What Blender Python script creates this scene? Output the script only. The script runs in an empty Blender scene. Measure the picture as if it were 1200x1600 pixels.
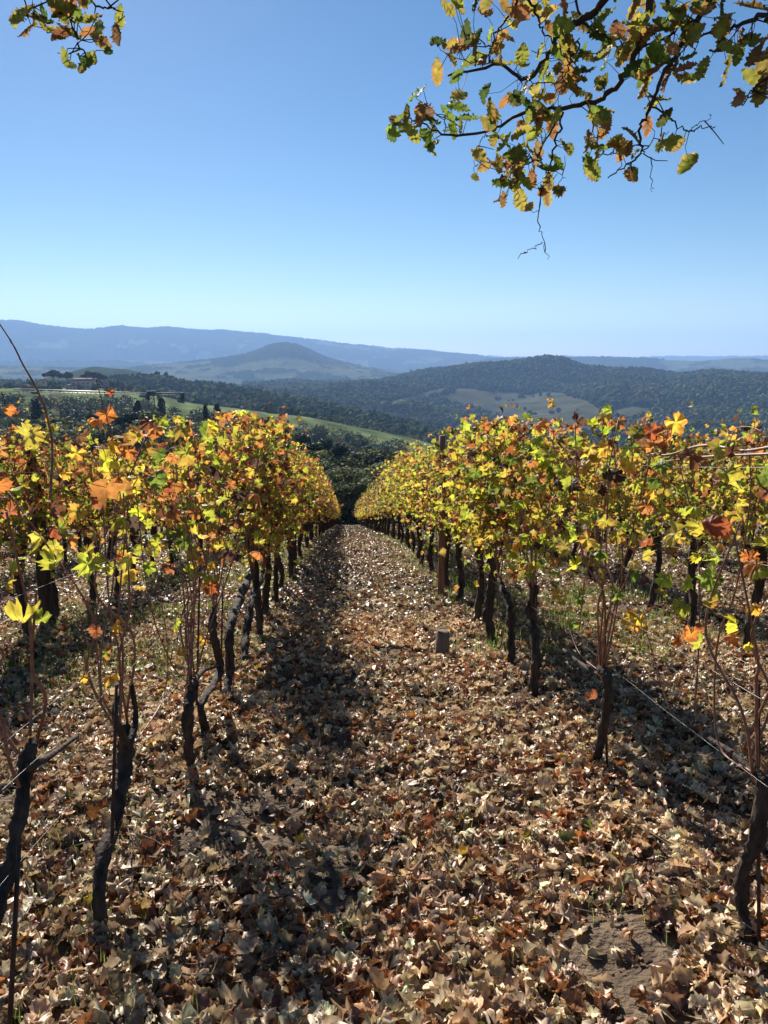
import bpy, math, random
import numpy as np
from mathutils import Vector
R_ = np.random.default_rng(7)
random.seed(7)
rad = math.radians
C = bpy.context.scene.collection
scene = bpy.context.scene

# ------------------------------------------------------------------ camera, sky, sun, exposure
CAMZ = 1.6
PITCH, YAW, FPX = rad(12.0), rad(3.15), 1155.0
cd = bpy.data.cameras.new('camera')
cam = bpy.data.objects.new('camera', cd); C.objects.link(cam); scene.camera = cam
cam.location = (0, 0, CAMZ)
cam.rotation_euler = (rad(90) - PITCH, 0, -YAW)
cd.sensor_fit = 'VERTICAL'; cd.sensor_height = 32.0; cd.sensor_width = 24.0
cd.lens = 32.0 * FPX / 1600.0
cd.clip_start = 0.05; cd.clip_end = 200000

SUN_EL, SUN_AZ = rad(31.5), rad(17.0)        # azimuth measured to the left of +Y
w = bpy.data.worlds.new('World'); scene.world = w; w.use_nodes = True
nt = w.node_tree; bg = nt.nodes['Background']
sky = nt.nodes.new('ShaderNodeTexSky'); sky.sky_type = 'NISHITA'; sky.sun_disc = False
sky.sun_elevation = SUN_EL; sky.sun_rotation = -SUN_AZ
sky.altitude = 250; sky.air_density = 0.9; sky.dust_density = 0.07; sky.ozone_density = 2.0
hs = nt.nodes.new('ShaderNodeHueSaturation'); hs.inputs['Saturation'].default_value = 1.22
nt.links.new(sky.outputs[0], hs.inputs['Color']); nt.links.new(hs.outputs[0], bg.inputs[0]); bg.inputs[1].default_value = 0.050
sl = bpy.data.lights.new('sun', 'SUN'); sl.energy = 5.0; sl.angle = rad(0.53); sl.color = (1.0, 0.93, 0.82)
so = bpy.data.objects.new('sun', sl); C.objects.link(so)
sdir = Vector((-math.sin(SUN_AZ) * math.cos(SUN_EL), math.cos(SUN_AZ) * math.cos(SUN_EL), math.sin(SUN_EL)))
so.rotation_euler = sdir.to_track_quat('Z', 'Y').to_euler()
scene.view_settings.view_transform = 'Standard'; scene.view_settings.look = 'None'
scene.view_settings.gamma = 1; scene.view_settings.exposure = 1.0
cy = scene.cycles
cy.max_bounces = 6; cy.diffuse_bounces = 3; cy.glossy_bounces = 2; cy.transmission_bounces = 4
cy.transparent_max_bounces = 8; cy.volume_bounces = 1; cy.use_denoising = True
cy.sample_clamp_indirect = 6

# ------------------------------------------------------------------ projection helpers
F_ = np.array([math.sin(YAW) * math.cos(PITCH), math.cos(YAW) * math.cos(PITCH), -math.sin(PITCH)])
RT = np.array([math.cos(YAW), -math.sin(YAW), 0.0])
UP = np.cross(RT, F_)
def ray(px, py):
    px = np.asarray(px, float); py = np.asarray(py, float)
    return F_ + RT * ((px - 600) / FPX)[..., None] - UP * ((py - 800) / FPX)[..., None]
def P(px, py, D):                       # point at horizontal distance D seen at that pixel of the survey photo
    d = ray(px, py); h = np.hypot(d[..., 0], d[..., 1])
    return np.array([0, 0, CAMZ]) + d * (np.asarray(D) / h)[..., None]
def PX(px, py, X):                      # on the upright plane x = X
    d = ray(px, py); return np.array([0, 0, CAMZ]) + d * (X / d[..., 0])[..., None]
def g(y):                               # ground height of the vineyard slope
    y = np.asarray(y, float)
    a = np.clip(y, None, 8); b = np.clip(y - 8, 0, 12); c = np.clip(y - 20, 0, None)
    return -0.15 * a - (0.15 * b + 0.0725 / 24 * b * b) - 0.2225 * c

# ------------------------------------------------------------------ noise
def _h(ix, iy, s):
    n = (ix.astype(np.int64) * 374761393 + iy.astype(np.int64) * 668265263 + s * 974634777) & 0xffffffff
    n = ((n ^ (n >> 13)) * 1274126177) & 0xffffffff
    return ((n ^ (n >> 16)) & 0xffff) / 65535.0
def vn(x, y, s=0):
    x = np.asarray(x, float); y = np.asarray(y, float)
    ix = np.floor(x); iy = np.floor(y); fx = x - ix; fy = y - iy
    fx = fx * fx * (3 - 2 * fx); fy = fy * fy * (3 - 2 * fy)
    a = _h(ix, iy, s); b = _h(ix + 1, iy, s); c = _h(ix, iy + 1, s); d = _h(ix + 1, iy + 1, s)
    return (a * (1 - fx) + b * fx) * (1 - fy) + (c * (1 - fx) + d * fx) * fy
def fbm(x, y, o=4, s=0):
    t = 0; a = .5
    for k in range(o):
        t = t + a * (vn(np.asarray(x) * 2 ** k, np.asarray(y) * 2 ** k, s + k) - .5); a *= .5
    return t

# ------------------------------------------------------------------ object helpers
def mesh(name, V, T, mat, col=None, smooth=False):
    """V (n,3), T list of polygons or (m,k) array"""
    me = bpy.data.meshes.new(name)
    V = np.ascontiguousarray(V, dtype=np.float32)
    if isinstance(T, np.ndarray):
        k = T.shape[1]; flat = T.astype(np.int32).ravel(); st = np.arange(0, len(flat), k, dtype=np.int32)
    else:
        flat = np.array([i for p in T for i in p], dtype=np.int32)
        L = np.array([len(p) for p in T]); st = np.concatenate([[0], np.cumsum(L)[:-1]]).astype(np.int32)
    me.vertices.add(len(V)); me.vertices.foreach_set('co', V.ravel())
    me.loops.add(len(flat)); me.loops.foreach_set('vertex_index', flat)
    me.polygons.add(len(st)); me.polygons.foreach_set('loop_start', st)
    if smooth: me.polygons.foreach_set('use_smooth', np.ones(len(st), dtype=bool))
    me.update(calc_edges=True)
    if col is not None:
        a = me.color_attributes.new('Col', 'FLOAT_COLOR', 'POINT')
        c4 = np.ones((len(V), 4), dtype=np.float32); c4[:, :col.shape[1]] = col
        a.data.foreach_set('color', c4.ravel())
    me.materials.append(mat)
    return me
def link(name, me, parent=None, loc=None):
    o = bpy.data.objects.new(name, me); C.objects.link(o)
    if parent is not None: o.parent = parent
    if loc is not None: o.location = loc
    return o
def tag(o, label=None, cat=None, group=None, kind=None):
    if label: o['label'] = label
    if cat: o['category'] = cat
    if group: o['group'] = group
    if kind: o['kind'] = kind
    return o
def thing(name, label, cat, loc=(0, 0, 0), group=None):
    o = bpy.data.objects.new(name, None); C.objects.link(o); o.location = loc; o.empty_display_size = .1
    return tag(o, label, cat, group)

class Geo:
    def __init__(s): s.V = []; s.T = []; s.n = 0
    def add(s, V, T):
        s.V.append(np.asarray(V, float)); s.T += [tuple(int(i) + s.n for i in t) for t in T]; s.n += len(V)
    def tube(s, pts, r, k=8, rough=0.0, seed=0, cap=True):
        pts = np.asarray(pts, float); n = len(pts)
        r = np.broadcast_to(np.asarray(r, float), (n,)) if np.ndim(r) == 0 else np.interp(np.linspace(0, 1, n), np.linspace(0, 1, len(r)), r)
        t = np.gradient(pts, axis=0); t /= np.linalg.norm(t, axis=1)[:, None] + 1e-9
        ref = np.array([0.31, 0.17, 0.93]) if abs(t[0, 2]) < .8 else np.array([1.0, .1, 0])
        V = []; rs = np.random.default_rng(seed)
        for i in range(n):
            a = np.cross(t[i], ref); a /= np.linalg.norm(a); b = np.cross(t[i], a)
            ref = np.cross(a, t[i]) if False else ref
            ang = np.arange(k) * 2 * math.pi / k
            rr = r[i] * (1 + rough * (vn(ang * 2 + seed * 3.1, np.full(k, i * .55)) - .5) * 2 + rough * .6 * rs.standard_normal(k) * .5)
            V.append(pts[i] + np.outer(np.cos(ang) * rr, a) + np.outer(np.sin(ang) * rr, b))
        V = np.vstack(V); T = []
        for i in range(n - 1):
            for j in range(k):
                j2 = (j + 1) % k
                T.append((i * k + j, i * k + j2, (i + 1) * k + j2, (i + 1) * k + j))
        if cap: T += [tuple(range(k))[::-1], tuple((n - 1) * k + j for j in range(k))]
        s.add(V, T)
    def box(s, c, d, rz=0):
        V = np.array([[x, y, z] for x in (-.5, .5) for y in (-.5, .5) for z in (-.5, .5)]) * d
        ca, sa = math.cos(rz), math.sin(rz)
        V = np.c_[V[:, 0] * ca - V[:, 1] * sa, V[:, 0] * sa + V[:, 1] * ca, V[:, 2]] + c
        s.add(V, [(0, 1, 3, 2), (4, 6, 7, 5), (0, 4, 5, 1), (2, 3, 7, 6), (0, 2, 6, 4), (1, 5, 7, 3)])
    def mesh(s, name, mat, smooth=True): return mesh(name, np.vstack(s.V), s.T, mat, smooth=smooth)
def spline(pts, n):
    pts = np.asarray(pts, float); m = len(pts)
    if m < 3: return pts[0] + (pts[-1] - pts[0]) * np.linspace(0, 1, n)[:, None]
    q = np.vstack([2 * pts[0] - pts[1], pts, 2 * pts[-1] - pts[-2]]); out = []
    for u in np.linspace(0, m - 1 - 1e-6, n):
        i = int(u); f = u - i; a, b, c, d = q[i:i + 4]
        out.append(.5 * ((2 * b) + (c - a) * f + (2 * a - 5 * b + 4 * c - d) * f * f + (3 * b - a - 3 * c + d) * f ** 3))
    return np.array(out)

# ------------------------------------------------------------------ materials
def newmat(name):
    m = bpy.data.materials.new(name); m.use_nodes = True
    return m, m.node_tree, m.node_tree.nodes['Principled BSDF']
def noise_mat(name, c1, c2, scale, rough=.8, bump=.0, bscale=None, detail=6, stretch=None, dist=.02, spec=.3):
    m, t, b = newmat(name); N = t.nodes; L = t.links
    tc = N.new('ShaderNodeTexCoord'); mp = N.new('ShaderNodeMapping'); L.new(tc.outputs['Object'], mp.inputs[0])
    if stretch: mp.inputs['Scale'].default_value = stretch
    n = N.new('ShaderNodeTexNoise'); n.inputs['Scale'].default_value = scale; n.inputs['Detail'].default_value = detail
    L.new(mp.outputs[0], n.inputs['Vector'])
    r = N.new('ShaderNodeValToRGB'); r.color_ramp.elements[0].position = .3; r.color_ramp.elements[1].position = .7
    r.color_ramp.elements[0].color = (*c1, 1); r.color_ramp.elements[1].color = (*c2, 1)
    L.new(n.outputs[0], r.inputs[0]); L.new(r.outputs[0], b.inputs['Base Color'])
    b.inputs['Roughness'].default_value = rough; b.inputs['Specular IOR Level'].default_value = spec
    if bump:
        n2 = N.new('ShaderNodeTexNoise'); n2.inputs['Scale'].default_value = bscale or scale * 3; n2.inputs['Detail'].default_value = 8
        L.new(mp.outputs[0], n2.inputs['Vector'])
        bp = N.new('ShaderNodeBump'); bp.inputs['Strength'].default_value = bump; bp.inputs['Distance'].default_value = dist
        L.new(n2.outputs[0], bp.inputs['Height']); L.new(bp.outputs[0], b.inputs['Normal'])
    return m
def leaf_mat(name, trans=.45, rough=.5, spec=.35, boost=1.3, nscale=60, mott=.35):
    m, t, b = newmat(name); N = t.nodes; L = t.links
    a = N.new('ShaderNodeAttribute'); a.attribute_name = 'Col'
    tc = N.new('ShaderNodeTexCoord')
    n = N.new('ShaderNodeTexNoise'); n.inputs['Scale'].default_value = nscale; n.inputs['Detail'].default_value = 4
    L.new(tc.outputs['Object'], n.inputs['Vector'])
    mr = N.new('ShaderNodeMapRange'); mr.inputs[1].default_value = .3; mr.inputs[2].default_value = .7
    mr.inputs[3].default_value = 1 - mott; mr.inputs[4].default_value = 1 + mott * .6
    L.new(n.outputs[0], mr.inputs[0])
    vm = N.new('ShaderNodeVectorMath'); vm.operation = 'SCALE'
    L.new(a.outputs['Color'], vm.inputs[0]); L.new(mr.outputs[0], vm.inputs['Scale'])
    L.new(vm.outputs[0], b.inputs['Base Color'])
    b.inputs['Roughness'].default_value = rough; b.inputs['Specular IOR Level'].default_value = spec
    if trans > 0:
        tr = N.new('ShaderNodeBsdfTranslucent')
        v2 = N.new('ShaderNodeVectorMath'); v2.operation = 'SCALE'; v2.inputs['Scale'].default_value = boost
        L.new(vm.outputs[0], v2.inputs[0]); L.new(v2.outputs[0], tr.inputs[0])
        mx = N.new('ShaderNodeMixShader'); mx.inputs[0].default_value = trans
        L.new(b.outputs[0], mx.inputs[1]); L.new(tr.outputs[0], mx.inputs[2])
        L.new(mx.outputs[0], N['Material Output'].inputs['Surface'])
    return m
M = {}
M['vleaf'] = leaf_mat('vine_leaf', .58, .5, .3, 1.32)
M['oleaf'] = leaf_mat('oak_leaf', .48, .6, .12, 1.3)
M['litter'] = leaf_mat('dry_leaf', .25, .44, .55, 1.2, 45, .45)
M['tree'] = leaf_mat('tree_foliage', .25, .7, .2, 1.2, .6, .4)
M['grass'] = leaf_mat('grass_blade', .45, .5, .3, 1.3, 8, .3)
M['terrain'] = leaf_mat('hillside', 0, 1.0, 0.0, 1, .02, .25)
M['forest'] = leaf_mat('woodland', 0, 1.0, 0.0, 1, .15, .35)
M['bark'] = noise_mat('vine_bark', (.012, .009, .007), (.085, .060, .044), 30, .85, 1.0, 55, stretch=(1, 1, .22), dist=.012)
M['cane'] = noise_mat('cane_bark', (.13, .05, .03), (.30, .14, .085), 25, .5, .3, 60, dist=.002, spec=.5)
M['obark'] = noise_mat('oak_bark', (.02, .017, .014), (.06, .048, .038), 20, .8, .8, 50, dist=.01)
M['tbark'] = noise_mat('tree_bark', (.05, .035, .025), (.12, .09, .06), 3, .9)
M['wood'] = noise_mat('weathered_wood', (.13, .06, .035), (.30, .16, .09), 14, .8, .8, 30, stretch=(3, 3, .25), dist=.008)
M['oldwood'] = noise_mat('old_wood', (.10, .075, .055), (.22, .17, .13), 25, .85, 1, 60, stretch=(2, 2, .3), dist=.008)
M['steel'] = noise_mat('galvanised_wire', (.10, .095, .09), (.18, .17, .16), 30, .35, spec=.7)
M['steel'].node_tree.nodes['Principled BSDF'].inputs['Metallic'].default_value = .8
M['rust'] = noise_mat('rusty_rod', (.03, .018, .012), (.09, .045, .03), 40, .7)
M['soil'] = noise_mat('soil', (.06, .040, .026), (.19, .135, .088), 9, .95, 1.0, 45, detail=10, dist=.03)
M['stone'] = noise_mat('stone', (.3, .26, .21), (.45, .40, .33), 12, .9, .5)

def pal(cols, probs, n, jit=.15, hj=None):
    idx = R_.choice(len(cols), n, p=np.array(probs) / sum(probs))
    c = np.array(cols)[idx]; c = c * (1 + jit * R_.standard_normal((n, 1))) * (1 + (jit * .5 if hj is None else hj) * R_.standard_normal((n, 3)))
    return np.clip(c, .005, .9)

# ------------------------------------------------------------------ leaf templates and scattering
def vine_leaf(n, rings, rs, cup=.9, rip=.28, teeth=.10):
    th = np.linspace(-math.pi * .5 + .22, math.pi * 1.5 - .22, n)
    d = lambda c, w_: np.exp(-((th - c) / w_) ** 2)
    r = .74 + .27 * d(math.pi / 2, .32) + .20 * d(math.pi / 2 + 1.0, .32) + .20 * d(math.pi / 2 - 1.0, .32) + .20 * d(math.pi / 2 + 2.0, .36) + .20 * d(math.pi / 2 - 2.0, .36)
    r = r * (1 + teeth * np.where(np.arange(n) % 2, 1, -1)) * (1 + .09 * rs.standard_normal(n))
    V = [[0, 0, 0]]; W = [0.]
    for k in range(1, rings + 1):
        f = k / rings
        for i in range(n): V.append([r[i] * f * math.cos(th[i]), r[i] * f * math.sin(th[i]), 0]); W.append(f)
    V = np.array(V); W = np.clip(np.array(W) + (.38 * rs.standard_normal(len(W)) if rings > 1 else 0), 0, 1)
    V[1:, :2] *= 1 + (.05 * rs.standard_normal((len(V) - 1, 1)))
    rr = np.hypot(V[:, 0], V[:, 1]); an = np.arctan2(V[:, 1], V[:, 0])
    V[:, 2] = -cup * rs.uniform(-.4, 1.3) * rr ** 2 + abs(V[:, 0]) * rs.uniform(-.1, .45) + rip * rr * np.sin(an * rs.integers(3, 6) + rs.uniform(0, 6)) + rip * .8 * rr * rs.standard_normal(len(V)) * .5
    T = [(0, 1 + i, 2 + i) for i in range(n - 1)]
    for k in range(1, rings):
        a = 1 + (k - 1) * n; b = a + n
        for i in range(n - 1): T += [(a + i, b + i, b + i + 1), (a + i, b + i + 1, a + i + 1)]
    return V, np.array(T), W
def oak_leaf(n, rs, fold=.3, curl=.5, mid=False, lobes=6):
    t = np.linspace(0, 1, n); ph = rs.uniform(-.3, .3)
    wd = (.255 + .035 * rs.standard_normal()) * np.sin(math.pi * np.clip(t, 0.0, 1) ** 1.1) ** .62 * (1 + .24 * np.cos(2 * math.pi * lobes * t + math.pi + ph)) + .012
    V = []; W = []
    zc = curl * rs.uniform(-1, 1) * (t - .4) ** 2 * 1.8; tw = rs.uniform(-.9, .9) * curl
    fo = fold * rs.uniform(-.6, 1.6)
    for i in range(n):
        for s_ in ((-1, -.5, 0, .5, 1) if mid else (-1, 0, 1)):
            x = s_ * wd[i] * (1 + .08 * rs.standard_normal() * (abs(s_) > .6))
            a = tw * (t[i] - .5); z = abs(x) * fo + .04 * rs.standard_normal() * (s_ != 0) + (x * x * curl * 1.6 if mid else 0)
            V.append([x * math.cos(a) - z * math.sin(a), t[i] + (.05 * abs(s_)), zc[i] + x * math.sin(a) + z * math.cos(a)]); W.append(abs(s_))
    k = 5 if mid else 3; T = []
    for i in range(n - 1):
        for j in range(k - 1):
            a = i * k + j; T += [(a, a + 1, a + k + 1), (a, a + k + 1, a + k)]
    V = np.array(V); V[:, 1] -= .5
    return V, np.array(T), np.array(W)
def frames(nrm, tip):
    nrm = nrm / np.linalg.norm(nrm, axis=1)[:, None]
    tip = tip - nrm * (tip * nrm).sum(1)[:, None]; tip /= np.linalg.norm(tip, axis=1)[:, None] + 1e-9
    X = np.cross(tip, nrm)
    return np.stack([X, tip, nrm], axis=2)          # columns
def scatter(tpl, pos, Rm, sc, cA, cB, ti=None):
    n = len(pos); ti = R_.integers(0, len(tpl), n) if ti is None else ti
    sc = np.broadcast_to(np.asarray(sc, float), (n,))
    Vs, Ts, Cs, off = [], [], [], 0
    for k, (V, T, W) in enumerate(tpl):
        s = np.where(ti == k)[0]
        if not len(s): continue
        VV = np.einsum('nij,vj->nvi', Rm[s] * sc[s, None, None], V) + pos[s, None, :]
        nv = len(V); TT = T[None] + (np.arange(len(s)) * nv)[:, None, None] + off
        wq = (W ** 1.6)[None, :, None]
        CC = cA[s, None, :] * (1 - wq) + cB[s, None, :] * wq
        Vs.append(VV.reshape(-1, 3)); Ts.append(TT.reshape(-1, 3)); Cs.append(CC.reshape(-1, 3)); off += nv * len(s)
    return np.vstack(Vs), np.vstack(Ts), np.vstack(Cs)
rs = np.random.default_rng(3)
VL_HI = [vine_leaf(27, 3, rs) for _ in range(10)]
VL_MD = [vine_leaf(15, 1, rs, teeth=.05) for _ in range(8)]
VL_LO = [vine_leaf(8, 1, rs, teeth=0) for _ in range(6)]
OK_HI = [oak_leaf(17, rs, .35, .35, True) for _ in range(10)]
LT_HI = [oak_leaf(15, rs, .5, 1.0, True, lobes=4) for _ in range(9)] + [(v * .55, t, w) for v, t, w in [vine_leaf(21, 2, rs, 1.3, .6) for _ in range(4)]]
LT_MD = [oak_leaf(8, rs, .6, 1.0, False, lobes=3) for _ in range(8)] + [(v * .55, t, w) for v, t, w in [vine_leaf(9, 1, rs, 1.3, .6, 0) for _ in range(3)]]
LT_LO = [oak_leaf(3, rs, .6, .8, False, lobes=1) for _ in range(6)]
def rn(n): return R_.standard_normal((n, 3))

# =================================================================== FAR TERRAIN
PXS = np.arange(-700, 1901, 5.0)
def L(pairs):
    a = np.array(pairs, float); q = np.interp(PXS, a[:, 0], a[:, 1]); k = np.array([1, 2, 3, 2, 1.]) / 9
    return np.convolve(np.pad(q, 2, mode='edge'), k, 'valid')
lay = []   # (distance array, z array)
def by_y(D, Y):
    D = L(D) if not np.isscalar(D) else np.full(len(PXS), float(D)); Y = L(Y)
    q = P(PXS, Y, D); lay.append((D, q[:, 2]))
def by_z(D, Z):
    D = L(D) if not np.isscalar(D) else np.full(len(PXS), float(D)); lay.append((D, L(Z) if not np.isscalar(Z) else np.full(len(PXS), float(Z))))
by_z(56, -12.6)
by_z(76, -16.6)
by_z(170, [(0, -29), (500, -33), (700, -36), (1200, -38)])
by_y(330, [(-300, 665), (0, 668), (200, 674), (300, 682), (400, 700), (500, 712), (600, 730), (700, 745), (1200, 760)])
CRD = [(-300, 760), (0, 750), (150, 730), (300, 640), (400, 570), (500, 520), (600, 480), (700, 460), (1200, 460)]
by_y(CRD, [(-300, 600), (0, 604), (150, 606), (230, 616), (300, 630), (400, 643), (480, 652), (560, 668), (640, 684), (700, 702), (800, 726), (1200, 745)])
c2 = [(a, b * 1.22) for a, b in CRD]
by_y(c2, [(-300, 618), (0, 622), (150, 622), (230, 630), (300, 640), (400, 652), (480, 664), (560, 682), (640, 700), (700, 712), (1200, 735)])
by_y([(0, 1150), (300, 1100), (500, 950), (700, 850), (1200, 800)],
     [(-300, 604), (0, 606), (60, 604), (150, 596), (240, 590), (300, 602), (350, 606), (400, 616), (460, 628), (520, 640), (600, 656), (680, 672), (750, 690), (850, 702), (1200, 712)])
by_y([(0, 1400), (500, 1200), (1200, 1050)], [(-300, 612), (0, 612), (150, 606), (300, 614), (400, 628), (500, 648), (600, 664), (700, 680), (800, 684), (900, 684), (1000, 688), (1200, 690)])
by_y([(0, 1750), (500, 1550), (1200, 1500)], [(-300, 606), (0, 604), (100, 585), (150, 574), (200, 582), (250, 595), (400, 612), (500, 622), (600, 628), (700, 640), (800, 655), (900, 650), (1000, 645), (1100, 640), (1200, 642)])
by_y([(0, 1950), (500, 1900), (1200, 1850)], [(-300, 608), (0, 607), (150, 590), (250, 600), (400, 612), (500, 610), (560, 606), (620, 606), (690, 611), (760, 612), (830, 628), (900, 622), (960, 610), (1040, 615), (1120, 612), (1200, 610)])
by_y([(0, 2500), (500, 2300), (1200, 2400)], [(-300, 598), (0, 598), (250, 600), (400, 602), (443, 598), (520, 600), (600, 595), (633, 588), (700, 578), (757, 569), (790, 568), (815, 564), (835, 561), (858, 560), (880, 563), (898, 570), (915, 576), (950, 577), (1007, 577), (1060, 586), (1117, 580), (1200, 587), (1900, 580)])
by_z([(0, 3100), (1200, 3100)], -150)
by_y(3300, [(-300, 590), (0, 588), (300, 592), (450, 592), (600, 591), (650, 594), (1200, 610)])
by_y(4300, [(-300, 574), (0, 573), (100, 575), (160, 574), (200, 573), (270, 568), (340, 562), (375, 557), (402, 550), (420, 542), (447, 537), (470, 542), (490, 551), (512, 562), (540, 569), (580, 577), (620, 586), (650, 592), (700, 596), (1200, 600)])
by_z(4900, -145)
by_y(5800, [(-300, 566), (0, 566), (200, 563), (400, 566), (550, 574), (650, 582), (690, 577), (723, 571), (765, 562), (800, 561), (840, 560), (880, 558), (940, 557), (1000, 561), (1040, 565), (1080, 566), (1130, 562), (1160, 560), (1200, 560), (1900, 556)])
by_z(6300, -120)
by_y(6700, [(-300, 545), (0, 548), (150, 548), (300, 545), (450, 552), (600, 560), (700, 566), (800, 572), (1200, 580)])
by_y(7800, [(-300, 500), (0, 504), (40, 505), (80, 511), (140, 517), (170, 514), (195, 509), (230, 514), (265, 511), (300, 516), (400, 523), (430, 524), (500, 530), (547, 538), (613, 545), (667, 547), (700, 552), (767, 559), (820, 566), (1900, 575)])
by_z(9800, -140)
by_y(12800, [(-300, 557), (1900, 557)])
LD = np.array([a[0] for a in lay]); LZ = np.array([a[1] for a in lay])      # (layers, cols)
sl_ = (LZ[1:] - LZ[:-1]) / (LD[1:] - LD[:-1])
mm = np.zeros_like(LZ); s1, s2 = sl_[:-1], sl_[1:]
mm[1:-1] = np.where(s1 * s2 > 0, 2 * s1 * s2 / (s1 + s2 + np.where(s1 + s2 == 0, 1, 0)), 0); mm[0] = sl_[0]
def Hraw(px, D):
    """terrain height for pixel column px, horizontal distance D (before noise)"""
    px = np.atleast_1d(np.asarray(px, float)); D = np.atleast_1d(np.asarray(D, float))
    ci = np.clip((px - PXS[0]) / 5.0, 0, len(PXS) - 1.001); c0 = ci.astype(int); cf = ci - c0
    out = 0
    for cc, ww in ((c0, 1 - cf), (c0 + 1, cf)):
        Dl = LD[:, cc]; k = np.clip((Dl <= D[None]).sum(0) - 1, 0, len(LD) - 2)
        d0 = LD[k, cc]; d1 = LD[k + 1, cc]; z0 = LZ[k, cc]; z1 = LZ[k + 1, cc]; h = d1 - d0
        t = np.clip((D - d0) / h, 0, 1)
        z = (2 * t**3 - 3 * t**2 + 1) * z0 + (t**3 - 2 * t**2 + t) * h * mm[k, cc] + (-2 * t**3 + 3 * t**2) * z1 + (t**3 - t**2) * h * mm[k + 1, cc]
        out = out + z * ww
    return out
def azdir(px):
    d = ray(px, np.full(np.shape(px), 600.0)); h = np.hypot(d[..., 0], d[..., 1]); return d[..., 0] / h, d[..., 1] / h
def H(px, D):
    ax, ay = azdir(np.atleast_1d(px)); x = ax * D; y = ay * D
    amp = np.interp(D, [60, 200, 1000, 1500, 2000, 2500, 4300, 9500], [.3, 3, 12, 64, 50, 16, 22, 80])
    sc = np.interp(D, [60, 1000, 2500, 9500], [60, 160, 260, 700])
    nz = fbm(x / 170, y / 170, 3, 5) * (D < 1200) + fbm(x / 260, y / 260, 4, 9) * ((D >= 1200) & (D < 3000)) + fbm(x / 600, y / 600, 5, 11) * (D >= 3000)
    nz = nz + (D > 5300) * .35 * fbm(x / 170, y / 170, 3, 13)
    return Hraw(px, D) + amp * nz
def YP(px, D, z):       # picture row of a terrain point
    ax, ay = azdir(px); v = np.stack([ax * D, ay * D, z - CAMZ], -1)
    return 800 - FPX * (v @ UP) / (v @ F_)
def crest(px): return np.interp(px, [a for a, b in CRD], [b for a, b in CRD])
def ell(px, py, cx, cy_, rx, ry, a=0):
    ca, sa = math.cos(rad(a)), math.sin(rad(a)); x = px - cx; y = py - cy_
    return ((x * ca + y * sa) / rx) ** 2 + ((-x * sa + y * ca) / ry) ** 2
def landuse(px, D, z):
    """0 forest, 1 green field, 2 tan field, 3 pale far field"""
    py = YP(px, D, z); ax, ay = azdir(px); x = ax * D; y = ay * D
    n = fbm(x / 90, y / 90, 3, 21); nb = fbm(x / 400, y / 400, 3, 31)
    k = np.zeros(len(px), int); cr = crest(px)
    green = (D > cr * np.interp(px, [0, 300, 480, 600], [.62, .70, .80, .84])) & (D < cr * 1.08) & (px < 690) & (n > -.20)
    green |= (D > 400) & (D < cr * 1.05) & (px < 340) & (n > -.13)
    k[green] = 1
    e = np.minimum.reduce([ell(px, py, 752, 622, 60, 14, 4), ell(px, py, 850, 646, 95, 20, 8), ell(px, py, 890, 632, 55, 12, 12), ell(px, py, 770, 672, 70, 12, 0), ell(px, py, 655, 620, 50, 5, -14), ell(px, py, 990, 644, 28, 8, 0), ell(px, py, 900, 668, 60, 8, 0)])
    k[(D > 1100) & (D < 2250) & (e + n * 1.6 < 1.2)] = 2
    k[(D > 3050) & (D < 4150) & (n > -.05) & (nb > -.14)] = 3
    k[(D > 3900) & (D < 5300) & (n > .0) & (py > 562)] = 3
    k[(D > 3700) & (D < 4900) & (py < 570 + 20 * n) & (px > 330)] = 0
    k[(D > 5000) & (D < 9300) & (nb + n * .4 > .09) & (py > 532)] = 3
    return k
UC = {0: (.040, .052, .020), 1: (.12, .145, .06), 2: (.075, .078, .045), 3: (.085, .095, .05)}
Ds = np.concatenate([np.linspace(56, 330, 40), np.geomspace(340, 1300, 90)[0:], np.geomspace(1310, 2500, 90), np.geomspace(2530, 4600, 70), np.geomspace(4700, 9700, 90), np.linspace(9900, 13000, 8)])
gx, gD = np.meshgrid(np.arange(-650, 1851, 3.0), Ds); fx = gx.ravel(); fD = gD.ravel()
fz = H(fx, fD); lu = landuse(fx, fD, fz)
ax, ay = azdir(fx)
fc = np.array([UC[i] for i in range(4)])[lu]
nn = fbm(ax * fD / 40, ay * fD / 40, 3, 41)[:, None]; nn2 = fbm(ax * fD / 220, ay * fD / 220, 2, 51)[:, None]
fc = fc * (1 + np.where(lu == 1, .22 * np.sin((ax * fD + ay * fD * .25) / 3.2), 0)[:, None])
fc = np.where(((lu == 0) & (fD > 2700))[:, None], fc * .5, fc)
fc = fc * (1 + np.where(lu == 1, 1.5, .9)[:, None] * nn) + np.array([.02, .008, -.004]) * nn2 * 2
fz2 = fz + np.where((lu == 0) & (fD > 2500), R_.uniform(0, 1, len(fz)) * np.interp(fD, [2500, 9500], [9, 16]), 0)
V = np.c_[ax * fD, ay * fD, fz2]; nr, nc = gx.shape
I = np.arange(nr * nc).reshape(nr, nc)
T = np.stack([I[:-1, :-1], I[:-1, 1:], I[1:, 1:], I[1:, :-1]], -1).reshape(-1, 4)
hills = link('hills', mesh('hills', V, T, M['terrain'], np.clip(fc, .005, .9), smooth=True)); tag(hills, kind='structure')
# coastal plain to the horizon
r_ = 13900; an = np.linspace(0, 2 * math.pi, 97)[:-1]
pv = np.vstack([[0, 0, -175]] + [[np.cos(a) * r_, np.sin(a) * r_, -175] for a in an])
pl = link('plain', mesh('plain', pv, [(0, 1 + i, 1 + (i + 1) % 96) for i in range(96)], noise_mat('plain', (.07, .09, .07), (.12, .13, .09), .0008, .9)))
tag(pl, kind='structure')

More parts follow.
